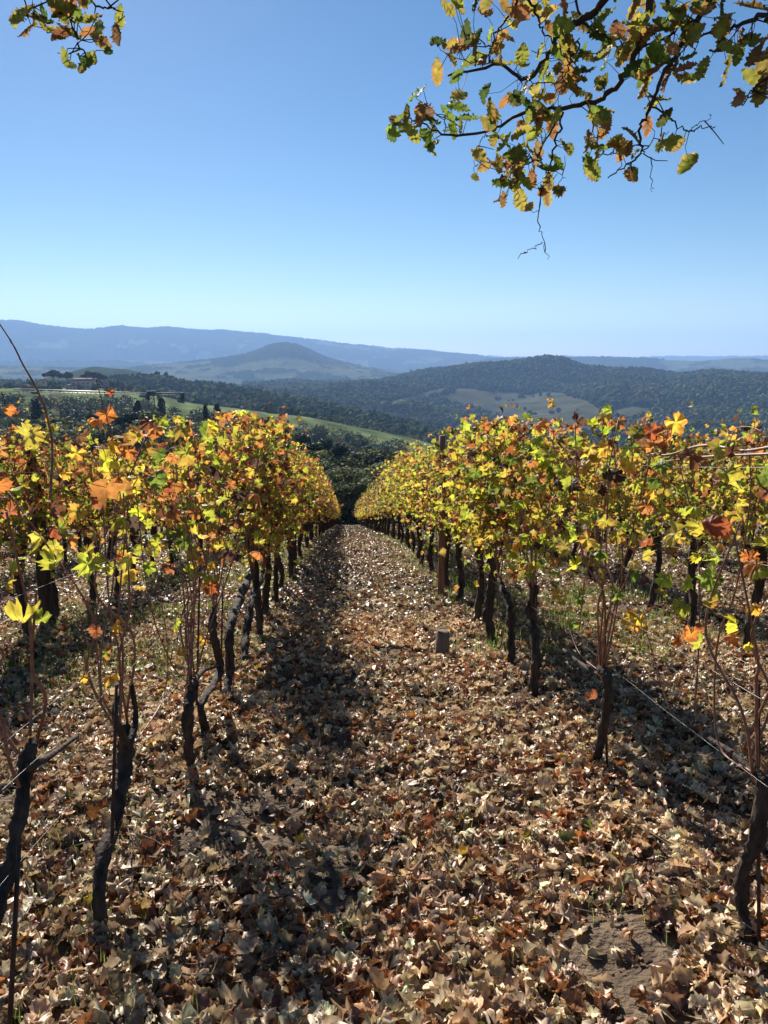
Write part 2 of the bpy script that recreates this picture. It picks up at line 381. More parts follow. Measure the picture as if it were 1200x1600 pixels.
# woodland canopies on the slopes (one mass, nobody could count them)
def ico(sub):
    t = (1 + 5 ** .5) / 2
    v = [(-1, t, 0), (1, t, 0), (-1, -t, 0), (1, -t, 0), (0, -1, t), (0, 1, t), (0, -1, -t), (0, 1, -t), (t, 0, -1), (t, 0, 1), (-t, 0, -1), (-t, 0, 1)]
    f = [(0, 11, 5), (0, 5, 1), (0, 1, 7), (0, 7, 10), (0, 10, 11), (1, 5, 9), (5, 11, 4), (11, 10, 2), (10, 7, 6), (7, 1, 8), (3, 9, 4), (3, 4, 2), (3, 2, 6), (3, 6, 8), (3, 8, 9), (4, 9, 5), (2, 4, 11), (6, 2, 10), (8, 6, 7), (9, 8, 1)]
    v = [np.array(a) / np.linalg.norm(a) for a in v]
    for _ in range(sub):
        c = {}; nf = []
        def md(a, b):
            k = (min(a, b), max(a, b))
            if k not in c: m = v[a] + v[b]; v.append(m / np.linalg.norm(m)); c[k] = len(v) - 1
            return c[k]
        for a, b, d in f:
            x, y, z = md(a, b), md(b, d), md(d, a); nf += [(a, x, z), (b, y, x), (d, z, y), (x, y, z)]
        f = nf
    return np.array(v), np.array(f)
def blobs(sub, n, rough, rs):
    v, f = ico(sub); out = []
    for _ in range(n):
        r = 1 + rough * rs.standard_normal(len(v)); q = v * r[:, None]; out.append((q * [1, 1, .95], f, np.zeros(len(v))))
    return out
def wood(name, n, px0, px1, d0, d1, sub, rlo, rhi, seed, rough=.16, yok=None):
    px = R_.uniform(px0, px1, n); D = np.sqrt(R_.uniform(d0 ** 2, d1 ** 2, n)); z = H(px, D); k = landuse(px, D, z)
    cr = crest(px); ax, ay = azdir(px)
    ok = (k == 0) | ((k == 1) & (R_.random(n) < .03)) | ((k == 2) & (R_.random(n) < .02) & (fbm(azdir(px)[0] * D / 50, azdir(px)[1] * D / 50, 2, 77) > .08))
    px, D, z, ax, ay = [q[ok] for q in (px, D, z, ax, ay)]; m = len(px)
    s = rlo + (rhi - rlo) * R_.random(m) ** 2.4 * (1 + .6 * fbm(azdir(px)[0] * D / 70, azdir(px)[1] * D / 70, 2, 80)); a = R_.uniform(0, 6.28, m); Z = np.zeros(m)
    st = R_.uniform(.85, 1.5, m)
    Rm = np.stack([np.stack([np.cos(a), np.sin(a), Z], 1), np.stack([-np.sin(a), np.cos(a), Z], 1), np.stack([Z, Z, st], 1)], 2)
    pos = np.c_[ax * D, ay * D, z + s * .55]
    c = pal([(.030, .045, .018), (.045, .062, .022), (.075, .080, .028), (.10, .075, .03), (.022, .034, .018)], [4, 4, 2, .9, 2], m, .15) * (1 + 1.1 * fbm(ax * D / 90, ay * D / 90, 3, 78))[:, None] + np.maximum(fbm(ax * D / 60, ay * D / 60, 2, 79) - .08, 0)[:, None] * np.array([.16, .09, .02])
    return pos, Rm, s, c
for nm, n, a0, a1, d0, d1, sub, rl, rh in (('distant_woodland', 52000, 380, 1330, 1400, 2600, 0, 2.8, 6.8), ('valley_woodland', 22000, -80, 1300, 850, 1450, 0, 2.2, 5.2), ('hillside_woodland', 5500, -80, 1300, 560, 860, 1, 1.8, 4.4)):
    pos, Rm, s, c = wood(nm, n, a0, a1, d0, d1, sub, rl, rh, 1)
    V, T, CC = scatter(blobs(sub, 10, .26, rs), pos, Rm, s, c, c)
    o = link(nm, mesh(nm, V, T, M['forest'], CC, smooth=False)); tag(o, 'dense woods covering the hazy hills', 'woodland', kind='stuff')
    if nm == 'hillside_woodland': o['label'] = 'low autumn woods just beyond the green ridge'
    elif nm == 'valley_woodland': o['label'] = 'scrubby mixed woods filling the valley slopes in the middle distance'
    else: o['label'] = 'dense dark woods covering the hazy hills across the valley'

# =================================================================== TREES AS THINGS
def crown_cloud(lobes, per, size, cols, probs, flat=0.0, rs=rs):
    """lobes: list of (centre, radii) ; leaf clumps spread through each"""
    P0, N0 = [], []
    for c, r in lobes:
        d = rs.standard_normal((per, 3)); d /= np.linalg.norm(d, axis=1)[:, None]
        q = rs.uniform(.55, 1.05, (per, 1)) ** .7
        P0.append(np.array(c) + d * q * np.array(r)); N0.append(d + .7 * rs.standard_normal((per, 3)))
    P0 = np.vstack(P0); N0 = np.vstack(N0); n = len(P0)
    s = size * rs.uniform(.6, 1.4, n)
    tri = [(np.array([[-.5, -.3, 0], [.5, -.35, .1], [.35, .4, -.05], [-.4, .45, .1]]) * k_, np.array([(0, 1, 2), (0, 2, 3)]), np.zeros(4)) for k_ in (1.0,)]
    tri.append((np.array([[-.5, -.2, 0], [.4, -.45, .15], [.1, .55, 0]]), np.array([(0, 1, 2)]), np.zeros(3)))
    lobecol = np.repeat(rs.uniform(.8, 1.25, len(lobes)), per)[:, None]
    c = pal(cols, probs, n, .2) * lobecol
    return scatter(tri, P0, frames(N0, rs.standard_normal((n, 3))), s, c, c)
def make_tree(kind, seed):
    r = np.random.default_rng(seed); G = Geo(); lobes = []
    if kind == 'broadleaf':
        G.tube(spline([[0, 0, -1], [.1, 0, 1.5], [0, .2, 3.5], [.1, 0, 6]], 8), [.28, .22, .15, .06], 7, .1, seed)
        for i in range(26):
            a = r.uniform(0, 6.28); h = r.uniform(1.6, 8.2); w_ = 3.0 * math.sin(math.pi * min(1, (h - .4) / 9.2)) ** .7 * r.uniform(.45, 1)
            c = (w_ * math.cos(a), w_ * math.sin(a), h); lobes.append((c, (r.uniform(.9, 1.5), r.uniform(.9, 1.5), r.uniform(.7, 1.2))))
            if i % 3 == 0: G.tube([[0, .1, h * .45], [c[0] * .6, c[1] * .6, h * .8], c], [.1, .06, .02], 5, 0, i)
        cols = [(.05, .075, .02), (.08, .10, .03), (.12, .12, .035), (.14, .09, .03)]; pr = [3, 3, 1.5, .7]; per, sz = 150, .38
    elif kind == 'pine':
        G.tube(spline([[0, 0, -1], [0, .1, 4], [.1, 0, 9]], 8), [.25, .18, .05], 7, .1, seed)
        for i in range(30):
            h = r.uniform(1.5, 9.3); a = r.uniform(0, 6.28); w_ = (9.8 - h) * .36 * r.uniform(.4, 1.05)
            c = (w_ * math.cos(a), w_ * math.sin(a), h); lobes.append((c, (r.uniform(.7, 1.2), r.uniform(.7, 1.2), r.uniform(.4, .8))))
            if i % 3 == 0: G.tube([[0, .05, h - .4], c], [.06, .02], 5, 0, i)
        cols = [(.018, .034, .016), (.028, .048, .02), (.045, .06, .025)]; pr = [3, 3, 1]; per, sz = 150, .30
    elif kind == 'olive':
        G.tube(spline([[0, 0, -.5], [.15, 0, 1], [0, .1, 2.2]], 6), [.25, .2, .08], 7, .15, seed)
        for i in range(24):
            a = r.uniform(0, 6.28); h = r.uniform(1.0, 4.2); w_ = 2.0 * math.sin(math.pi * min(1, (h - .1) / 5)) ** .6 * r.uniform(.4, 1)
            c = (w_ * math.cos(a), w_ * math.sin(a), h); lobes.append((c, (r.uniform(.5, .9),) * 2 + (r.uniform(.5, .9),)))
            if i % 3 == 0: G.tube([[0, .1, h * .4], c], [.07, .02], 5, 0, i)
        cols = [(.11, .13, .07), (.17, .185, .11), (.14, .13, .065)]; pr = [3, 2, 1]; per, sz = 170, .2
    elif kind == 'cypress':
        G.tube([[0, 0, -1], [0, 0, 9]], [.2, .05], 7)
        for i in range(34):
            h = .5 + 10.3 * i / 34; w_ = 1.05 * math.sin(math.pi * min(1, .22 + .78 * (h / 11.2))) ** .9 * .55; a = r.uniform(0, 6.28)
            lobes.append(((w_ * math.cos(a), w_ * math.sin(a), h), (.35 + w_ * .9, .35 + w_ * .9, .75)))
        cols = [(.014, .026, .014), (.024, .038, .018)]; pr = [3, 2]; per, sz = 110, .26
    else:  # umbrella pine
        G.tube(spline([[0, 0, -1], [.2, 0, 4], [0, .2, 8.2]], 8), [.45, .3, .2], 8, .1, seed)
        for i in range(9):
            a = i * .7; G.tube([[0, .1, 7.0], [2.2 * math.cos(a), 2.2 * math.sin(a), 9.6], [4.2 * math.cos(a), 4.2 * math.sin(a), 10.6]], [.16, .1, .04], 5)
        for i in range(44):
            a = r.uniform(0, 6.28); w_ = 5.2 * math.sqrt(r.uniform(0, 1)); h = 8.6 + (1 - (w_ / 5.6) ** 2) * 4.0 * r.uniform(.2, 1)
            lobes.append(((w_ * math.cos(a), w_ * math.sin(a), h), (1.5, 1.5, 1.2)))
        cols = [(.018, .034, .016), (.03, .048, .02)]; pr = [3, 2]; per, sz = 110, .6
    V, T, CC = crown_cloud(lobes, per, sz, cols, pr, rs=r)
    return mesh(kind + '_crown', V, T, M['tree'], CC), G.mesh(kind + '_trunk', M['tbark']), float(V[:, 2].max())
PROTO = {k: [make_tree(k, 50 + 7 * i + len(k)) for i in range(n)] for k, n in (('broadleaf', 4), ('pine', 3), ('olive', 3), ('cypress', 2), ('umbrella', 2))}
TN = {'broadleaf': 'broadleaf_tree', 'pine': 'pine_tree', 'olive': 'olive_tree', 'cypress': 'cypress_tree', 'umbrella': 'umbrella_pine'}
def place_tree(kind, px, ytop, D, label, group=None, wid=1.0, hmin=2.5, hmax=14):
    z0 = float(H(np.array([float(px)]), np.array([float(D)]))[0]); top = P(px, ytop, D)
    h = min(max(top[2] - z0, hmin), hmax)
    z0 = max(z0, top[2] - h) if h >= hmax else z0
    cr_, tr_, ph = random.choice(PROTO[kind]); s = h / ph
    ax, ay = azdir(np.array([float(px)]))
    t = thing(TN[kind], label, 'tree', (float(ax[0] * D), float(ay[0] * D), z0), group)
    t.rotation_euler.z = random.uniform(0, 6.28); t.scale = (s * wid, s * wid, s)
    link('trunk', tr_, t); link('crown', cr_, t); return t
_o = ['', 'first', 'second', 'third', 'fourth', 'fifth', 'sixth', 'seventh', 'eighth', 'ninth']
ORD = ['first', 'second', 'third', 'fourth', 'fifth', 'sixth', 'seventh', 'eighth', 'ninth', 'tenth', 'eleventh', 'twelfth', 'thirteenth', 'fourteenth', 'fifteenth', 'sixteenth', 'seventeenth', 'eighteenth', 'nineteenth', 'twentieth'] + ['twenty-' + q for q in _o[1:]] + ['thirtieth'] + ['thirty-' + q for q in _o[1:]]
# cypresses and pines one can tell apart
for px, yt, D, wd, lb in ((52, 620, 250, 1.5, 'broad dark cypress standing alone at the left, beside the long bare cane'),
                      (213, 624, 270, 1.5, 'dark cypress just left of the crane mast'),
                      (319, 631, 230, .9, 'slim cypress, left one of the pair right of the crane'),
                      (337, 629, 235, 1.2, 'fuller cypress, right one of the pair right of the crane'),
                      (250, 620, 300, 1.6, 'wide dark cypress directly behind the crane mast'),
                      (184, 592, 700, 1.0, 'thin distant cypress on the slope right of the villa'),
                      (21, 594, 720, 1.0, 'small distant cypress left of the villa on the green ridge')):
    place_tree('cypress', px, yt, D, lb, 'cypresses', wd, 5, 15)
for px, yt, D, wd, lb in ((84, 577, 745, 1.15, 'large flat-topped umbrella pine left of the villa'), (105, 580, 740, 1.1, 'umbrella pine merging with the larger one left of the villa'),
                      (142, 579, 755, 1.1, 'umbrella pine rising behind the villa roof'), (157, 582, 750, .9, 'lower umbrella pine at the right end of the villa')):
    place_tree('umbrella', px, yt, D, lb, 'umbrella pines', wd, 9, 19)
k_ = 0
for px, yt, D in ((176, 593, 720), (190, 596, 715), (202, 598, 700), (44, 600, 700), (8, 603, 690), (124, 604, 660), (-20, 598, 700), (222, 604, 690)):
    k_ += 1
    place_tree('broadleaf', px, yt, D, {176: 'round tree at the right end of the villa', 190: 'second round tree right of the villa', 202: 'third round tree right of the villa', 222: 'last round tree right of the villa towards the crane',
        44: 'round tree left of the small square tower house', 8: 'round tree at the left edge of the green ridge', 124: 'round tree in front of the pink villa wall', -20: 'round tree beyond the left edge of the green ridge'}[px], 'trees round the villa', 1.3, 5, 12)
# the wood and bushes just below the vineyard
spots = []
for px, yt, D, kd in ((10, 672, 120, 'broadleaf'), (38, 655, 170, 'broadleaf'), (75, 662, 150, 'olive'), (100, 650, 190, 'broadleaf'), (120, 655, 140, 'olive'), (140, 645, 210, 'pine'), (160, 640, 230, 'broadleaf'),
        (185, 648, 200, 'pine'), (200, 643, 190, 'pine'), (228, 640, 210, 'broadleaf'), (245, 650, 165, 'olive'), (270, 658, 150, 'olive'), (285, 655, 145, 'olive'), (300, 660, 130, 'olive'), (318, 664, 125, 'olive'),
        (345, 660, 160, 'broadleaf'), (370, 668, 140, 'olive'), (392, 664, 170, 'broadleaf'), (416, 655, 150, 'pine'), (438, 660, 155, 'pine'), (452, 672, 190, 'broadleaf'), (470, 676, 160, 'pine'), (486, 690, 120, 'pine'),
        (505, 683, 165, 'pine'), (515, 700, 110, 'broadleaf'), (530, 692, 150, 'pine'), (548, 705, 120, 'pine'), (560, 700, 135, 'broadleaf'), (575, 696, 160, 'pine'), (590, 708, 130, 'pine'), (606, 704, 145, 'pine'), (618, 712, 110, 'olive'),
        (640, 700, 120, 'broadleaf'), (662, 706, 105, 'olive'), (500, 728, 86, 'olive'), (518, 724, 92, 'olive'), (538, 732, 84, 'broadleaf'), (556, 738, 88, 'olive'), (572, 726, 95, 'broadleaf'), (590, 730, 90, 'broadleaf'), (608, 726, 98, 'olive'),
        (524, 752, 76, 'broadleaf'), (545, 756, 77, 'broadleaf'), (565, 750, 78, 'broadleaf'), (585, 752, 79, 'broadleaf'), (505, 756, 78, 'broadleaf'), (482, 712, 98, 'broadleaf'), (460, 700, 112, 'broadleaf'),
        (690, 700, 150, 'broadleaf'), (720, 704, 150, 'broadleaf'), (760, 705, 160, 'olive'), (820, 702, 170, 'broadleaf'), (1042, 672, 130, 'pine'), (1058, 680, 125, 'pine'), (1020, 690, 135, 'broadleaf'), (980, 695, 140, 'olive'), (1100, 690, 140, 'broadleaf'), (1150, 694, 135, 'olive'),
        (900, 698, 150, 'broadleaf'), (-30, 668, 130, 'olive'), (1190, 692, 150, 'broadleaf'), (430, 690, 105, 'pine'), (400, 688, 110, 'broadleaf'), (368, 686, 105, 'pine')):
    spots.append((px, yt, D, kd))
KD = {'broadleaf': 'rounded green tree', 'pine': 'dark bushy pine', 'olive': 'pale grey-green olive tree'}
def zone(px, D):
    if px < 180: a = 'left of the crane'
    elif px < 360: a = 'below the crane and the cypress pair'
    elif px < 480: a = 'over the end of the left row'
    elif px < 680: a = 'in the gap between the rows'
    elif px < 1000: a = 'over the tops of the right row'
    else: a = 'behind the pale canes'
    return a + (', front line' if D < 100 else (', middle line' if D < 150 else ', back line'))
cnt = {}
for px, yt, D, kd in sorted(spots, key=lambda s: s[0]):
    key = KD[kd] + ' ' + zone(px, D); cnt[key] = cnt.get(key, 0) + 1
seen = {}
for px, yt, D, kd in sorted(spots, key=lambda s: s[0]):
    key = KD[kd] + ' ' + zone(px, D); seen[key] = seen.get(key, 0) + 1
    lb = key if cnt[key] == 1 else '%s %s, %s from left' % (KD[kd], zone(px, D), ORD[seen[key] - 1])
    lb = ' '.join(lb.split()[:16])
    place_tree(kd, px, yt, D, lb, 'trees below the vineyard', 1.15 if kd != 'pine' else 1.3, 2.5, 13)
# looser woodland between those trees and the green ridge
pos_, sz_ = [], []
n = 3400; px = R_.uniform(-120, 1330, n); D = np.sqrt(R_.uniform(130 ** 2, 620 ** 2, n)); z = H(px, D); k = landuse(px, D, z)
ok = (k == 0) & ~((px < 260) & (D > 300) & (D < 560) & (R_.random(n) < .3)); px, D, z = px[ok], D[ok], z[ok]; ax, ay = azdir(px); m = len(px)
lobes = []
V_, T_, C_, off = [], [], [], 0
per = 90; hh = R_.uniform(3.0, 6.5, m)
d = rn(m * per); d /= np.linalg.norm(d, axis=1)[:, None]; d *= R_.uniform(.6, 1.05, (m * per, 1))
ctr = np.repeat(np.c_[ax * D, ay * D, z + hh * .5], per, 0); rr = np.repeat(np.c_[hh * .55, hh * .55, hh * .6], per, 0)
lump = 1 + .25 * np.sin(d[:, 0:1] * 5 + np.repeat(R_.uniform(0, 6, m), per)[:, None]) * np.cos(d[:, 2:3] * 6)
cc = np.repeat(pal([(.030, .045, .018), (.05, .065, .024), (.085, .09, .035), (.11, .085, .04), (.02, .034, .018)], [3, 4, 2, 1, 2], m, .15), per, 0) * R_.uniform(.75, 1.25, (m * per, 1))
tri = [(np.array([[-.5, -.3, 0], [.5, -.35, .1], [.1, .5, -.05]]), np.array([(0, 1, 2)]), np.zeros(3))]
V, T, CC = scatter(tri, ctr + d * rr * lump, frames(d + .6 * rn(m * per), rn(m * per)), R_.uniform(.7, 1.5, m * per), cc, cc)
o = link('hillside_scrub', mesh('hillside_scrub', V, T, M['tree'], CC)); tag(o, 'mixed scrub and small trees covering the slope below the green ridge', 'scrub', kind='stuff')

# =================================================================== BUILDINGS, CRANE
M['wallp'] = noise_mat('pink_plaster', (.55, .33, .25), (.66, .42, .33), .6, .9)
M['wallw'] = noise_mat('pale_plaster', (.55, .5, .42), (.7, .66, .58), .8, .9)
M['tile'] = noise_mat('roof_tiles', (.18, .09, .06), (.30, .16, .10), 2.5, .9)
M['win'] = noise_mat('window_dark', (.02, .022, .025), (.04, .045, .05), 2, .3)
M['crane'] = noise_mat('crane_steel', (.16, .15, .12), (.25, .23, .18), 1, .6)
M['cranew'] = noise_mat('crane_light_steel', (.30, .29, .26), (.38, .37, .33), 1, .5)
M['craned'] = noise_mat('crane_dark_steel', (.03, .035, .05), (.06, .065, .08), 1, .7)
M['conc'] = noise_mat('concrete', (.2, .2, .19), (.3, .29, .28), 1, .9)
def house(px, D, w_, d_, h, label, mat, dz=0, name='farmhouse', roofh=1.6, wins=4, rz=0.0):
    z0 = float(H(np.array([px * 1.]), np.array([D * 1.]))[0]) + dz; ax, ay = azdir(np.array([px * 1.]))
    t = thing(name, label, 'house', (float(ax[0] * D), float(ay[0] * D), z0)); t.rotation_euler.z = math.atan2(ay[0], ax[0]) - math.pi / 2 + rz
    G = Geo(); G.box((0, 0, h / 2 - 1.5), (w_, d_, h + 3)); link('wall', G.mesh('wall', mat, False), t)
    G = Geo(); e = .5
    V = np.array([[-w_ / 2 - e, -d_ / 2 - e, h], [w_ / 2 + e, -d_ / 2 - e, h], [w_ / 2 + e, d_ / 2 + e, h], [-w_ / 2 - e, d_ / 2 + e, h], [-w_ / 2 + d_ * .3, 0, h + roofh], [w_ / 2 - d_ * .3, 0, h + roofh]]) + [0, 0, .004]
    G.add(V, [(0, 1, 5, 4), (2, 3, 4, 5), (1, 2, 5), (3, 0, 4), (0, 3, 2, 1)]); rf = link('roof', G.mesh('roof', M['tile'], False), t)
    G = Geo(); G.box((w_ * .2, 0.5, h + roofh), (.8, .8, 1.6)); link('chimney', G.mesh('chimney', mat, False), rf)
    for i in range(wins):
        for fl in range(2 if h > 5 else 1):
            G = Geo(); G.box((-w_ / 2 + (i + .5) * w_ / wins, -d_ / 2 - .02, 1.9 + fl * 3.0), (.95, .1, 1.5)); wn = link('window', G.mesh('window', M['win'], False), t)
    return t
house(130, 700, 19, 9, 7.5, 'pink villa with tiled roof on the ridge between the umbrella pines', M['wallp'], 0, 'villa', 2.0, 5)
house(113, 692, 11, 7, 4, 'low pink wing joined to the left of the villa', M['wallp'], -1, 'villa_annexe', 1.2, 4)
house(68, 715, 6, 6, 7.5, 'small square tower house left of the umbrella pines', M['wallp'], 0, 'tower_house', 1.0, 1)
house(278, 215, 10, 6, 2.6, 'low farm shed with a flat tiled roof below the cypress pair', M['wallw'], 6.0, 'farm_shed', .8, 3)
house(220, 240, 6, 4, 2.5, 'white-walled hut under the cypress left of the crane', M['wallw'], 5.5, 'hut', .8, 2)
house(446, 3600, 20, 10, 6, 'white farmhouse with trees at the foot of the cone-shaped hill', M['wallw'], 2, 'farmhouse', 2, 2)
house(508, 3350, 9, 9, 8, 'small white house right of the white farmhouse below the cone-shaped hill', M['wallw'], 2, 'farmhouse', 2, 1)
house(192, 6750, 60, 25, 22, 'tiny white building on the flank of the farthest ridge', M['wallw'], 8, 'farmhouse', 5, 4)
house(503, 7790, 12, 12, 24, 'tiny tower on the crest of the farthest ridge', M['wallw'], 0, 'hilltop_tower', 6, 2)
house(200, 6720, 50, 25, 18, 'faint pale building beside the tiny white one on the farthest ridge', M['wallw'], 8, 'farmhouse', 5, 4)
# tower crane
Dc = 250.0; base = P(238, 645, Dc); topz = P(238, 617, Dc)[2]; ccx, ccy = base[0], base[1]; gz = float(H(np.array([238.]), np.array([Dc]))[0])
cr = thing('tower_crane', 'tower crane with a long pale jib pointing left over the treetops', 'crane', (ccx, ccy, gz))
hm = topz - gz
def lattice(G, a, b, wd, seg, r=.1):
    a = np.array(a, float); b = np.array(b, float); ax_ = (b - a) / np.linalg.norm(b - a)
    u = np.cross(ax_, [0, 1, 0.01]); u /= np.linalg.norm(u); v = np.cross(ax_, u)
    cs = [(u * i + v * j) * wd / 2 for i, j in ((-1, -1), (1, -1), (1, 1), (-1, 1))]
    for c in cs: G.tube([a + c, b + c], r, 4)
    for k in range(seg):
        p = a + (b - a) * k / seg; q = a + (b - a) * (k + 1) / seg
        for i in range(4): G.tube([p + cs[i], q + cs[(i + 1) % 4]], r * .6, 4)
G = Geo(); lattice(G, (0, 0, -1), (0, 0, hm), 1.6, 12, .13); link('mast', G.mesh('mast', M['craned'], False), cr)
jl = P(53, 606, Dc)
G = Geo(); lattice(G, (-1.0, 0, hm + .3), (-39.5, 0, hm + 2.2), .7, 30, .10); link('jib', G.mesh('jib', M['cranew'], False), cr)
G = Geo(); lattice(G, (1.0, 0, hm + .3), (10.2, 0, hm + .1),   .7, 8, .10); cj = link('counter_jib', G.mesh('counter_jib', M['craned'], False), cr)
G = Geo(); G.box((9.6, 0, hm - .7), (1.3, 1.2, 2.6)); link('counterweight', G.mesh('counterweight', M['craned'], False), cj)
G = Geo(); G.box((0, 0, hm + .5), (2.6, 1.8, 1.5)); G.box((-1.2, -1.0, hm - .5), (1.3, 1.1, 1.8)); link('cab', G.mesh('cab', M['craned'], False), cr)
G = Geo(); lattice(G, (0, 0, hm + 1.2), (0, 0, hm + 2.4), .7, 2, .06); link('apex', G.mesh('apex', M['craned'], False), cr)
cr.rotation_euler.z = -YAW * 0 + rad(17) * 1.0

# =================================================================== VINEYARD GROUND
def gz_(x, y):
    rut = -.03 * np.exp(-((x - .62) / .28) ** 2) - .02 * np.exp(-((x + .35) / .22) ** 2)
    ridge = sum(.03 * np.exp(-((x - rx) / .28) ** 2) for rx in (-4.94, -2.87, -.8, 1.27, 3.34, 5.41))
    fine = np.clip(1.2 - np.asarray(y) / 40, .2, 1)
    return g(y) + rut + ridge + .09 * fbm(np.asarray(x) / 1.3, np.asarray(y) / 1.3, 3, 61) + .11 * fine * fbm(np.asarray(x) / .32, np.asarray(y) / .32, 3, 71)
def sheet(x0, x1, y0, y1, st, name, drop=0):
    xs = np.arange(x0, x1 + st * .5, st); ys = np.arange(y0, y1 + st * .5, st); X, Y = np.meshgrid(xs, ys); x = X.ravel(); y = Y.ravel()
    return X, Y, x, y
ys = np.concatenate([np.arange(-14, 0, .5), np.arange(0, 9, .05), np.arange(9, 20, .1), np.arange(20, 78.1, .4)])
xs = np.concatenate([np.arange(-60, -9, 1.0), np.arange(-9, -2.5, .15), np.arange(-2.5, 3.6, .05), np.arange(3.6, 9, .15), np.arange(9, 60.1, 1.0)])
X, Y = np.meshgrid(xs, ys); x = X.ravel(); y = Y.ravel()
zz = gz_(x, y) + .035 * (vn(x / .11, y / .11, 81) - .5) * (y < 20)
nr, nc = X.shape; I = np.arange(nr * nc).reshape(nr, nc)
T = np.stack([I[:-1, :-1], I[:-1, 1:], I[1:, 1:], I[1:, :-1]], -1).reshape(-1, 4)
gr = link('ground', mesh('ground', np.c_[x, y, zz], T, M['soil'], smooth=True)); tag(gr, kind='structure')

# bare soil patches, leaf litter
def bare(x, y): return fbm(x / .42, y / .42, 3, 91)
def litter(name, y0, y1, xr, dens, tpl, sm, label, tone=1.0):
    y = R_.uniform(y0, y1, int(dens * (y1 - y0) * (xr(y1)[1] - xr(y1)[0]))); a0, a1 = xr(y1); x = R_.uniform(a0, a1, len(y))
    lo, hi = -(y * .52 + 1.0), y * .56 + 1.2
    b = bare(x, y); ok = (x > lo) & (x < hi) & ((b > -.15) | (R_.random(len(x)) < .15))
    x, y = x[ok], y[ok]; n = len(x)
    lift = np.abs(R_.standard_normal(n)) * .016 + .012
    nrm = np.c_[np.zeros(n), np.zeros(n) + .0, np.ones(n)] + .62 * rn(n); tip = rn(n); tip[:, 2] *= .4
    A = pal([(.62, .47, .31), (.74, .60, .43), (.46, .31, .19), (.28, .12, .055), (.42, .17, .06), (.20, .12, .08), (.62, .40, .05), (.15, .17, .05)], [5.5, 4.5, 3.8, 2.6, 1.3, 3.2, .14, .14], n, .20, .05) * [1.0, .95, .82]
    A = A * tone * (1 + .9 * fbm(x / 1.1, y / 1.1, 3, 111))[:, None]; B = A * R_.uniform(.75, 1.05, (n, 1))  # per-call colour factor: far leaves are crushed and mixed with soil
    s = sm * R_.uniform(.6, 1.35, n)
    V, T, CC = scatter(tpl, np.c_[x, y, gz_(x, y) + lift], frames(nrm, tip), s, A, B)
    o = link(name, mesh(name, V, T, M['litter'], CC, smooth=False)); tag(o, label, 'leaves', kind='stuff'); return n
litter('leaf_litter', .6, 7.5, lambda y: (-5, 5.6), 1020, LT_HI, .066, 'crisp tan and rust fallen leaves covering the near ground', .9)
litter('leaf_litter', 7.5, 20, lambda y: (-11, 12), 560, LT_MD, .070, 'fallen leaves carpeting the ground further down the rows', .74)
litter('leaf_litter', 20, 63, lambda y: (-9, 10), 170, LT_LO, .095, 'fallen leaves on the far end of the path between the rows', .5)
# soil clods and crumbs
def clods(y0, y1, n, smin, smax):
    y = R_.uniform(y0, y1, n * 3); x = R_.uniform(-5, 5.6, n * 3); b = bare(x, y); ok = (b < -.10) | (R_.random(n * 3) < .06); x, y = x[ok][:n], y[ok][:n]; m = len(x)
    s = smin + (smax - smin) * R_.random(m) ** 3; c = pal([(.12, .083, .053), (.08, .055, .036), (.18, .135, .09)], [3, 2, 1], m)
    V, T, CC = scatter(blobs(1, 8, .24, rs), np.c_[x, y, gz_(x, y) + s * .15], frames(np.array([[0, 0, 1.]]) + .4 * rn(m), rn(m)), s, c, c)
    return V, T, CC
V, T, CC = clods(.8, 14, 24000, .003, .013)
M['clod'] = leaf_mat('soil_clod', 0, .95, .1, 1, 90, .5)
tag(link('soil_clods', mesh('soil_clods', V, T, M['clod'], CC)), 'crumbly brown soil clods in the bare patches between leaves', 'soil', kind='stuff')
# sticks
G = Geo()
for i in range(260):
    y = R_.uniform(1.2, 11); x = R_.uniform(-.5 * y - .5, .55 * y + .6); a = R_.uniform(0, 6.28); l = R_.uniform(.06, .28)
    p = np.array([x, y, gz_(x, y) + .035]); dd = np.array([math.cos(a), math.sin(a), R_.uniform(-.1, .25)]) * l
    G.tube(spline([p, p + dd * .5 + rn(1)[0] * .012, p + dd], 5), [.0035, .0028, .0015], 5)
tag(link('fallen_twigs', G.mesh('fallen_twigs', M['oldwood'])), 'thin pale twigs lying among the fallen leaves', 'twigs', kind='stuff')

# grass along the rows
def grass(name, n, y0, y1, label, rowsx, hlo, hhi, spread=.28, thr=-.02):
    y = R_.uniform(y0, y1, n); rx = R_.choice(rowsx, n); x = rx + spread * R_.standard_normal(n)
    tn = fbm(x / .5, y / .5, 3, 101); ok = tn > thr; x, y = x[ok], y[ok]; m = len(x)
    tp = []
    for k in range(5):
        b = rs.uniform(.1, .5); tp.append((np.array([[-.03, 0, 0], [.03, 0, 0], [-.022, b * .25, .5], [.022, b * .25, .5], [0, b, .95]]), np.array([(0, 1, 3), (0, 3, 2), (2, 3, 4)]), np.array([0, 0, .4, .4, 1])))
    a = R_.uniform(0, 6.28, m); Z = np.zeros(m)
    Rm = np.stack([np.stack([np.cos(a), np.sin(a), Z], 1), np.stack([-np.sin(a), np.cos(a), Z], 1), np.stack([Z, Z, Z + 1], 1)], 2)
    s = R_.uniform(hlo, hhi, m); A = pal([(.10, .17, .03), (.14, .21, .04), (.22, .24, .06), (.34, .30, .15)], [3, 3, 2, .7], m)
    V, T, CC = scatter(tp, np.c_[x, y, gz_(x, y) - .005], Rm, s, A, A * 1.25)
    tag(link(name, mesh(name, V, T, M['grass'], CC)), label, 'grass', kind='stuff')
grass('grass', 34000, 5.5, 22, 'short bright grass growing under the vines on the right of the path', [1.6, 1.4, 2.0, 3.34, 2.6, 3.0], .04, .14, .3, .0)
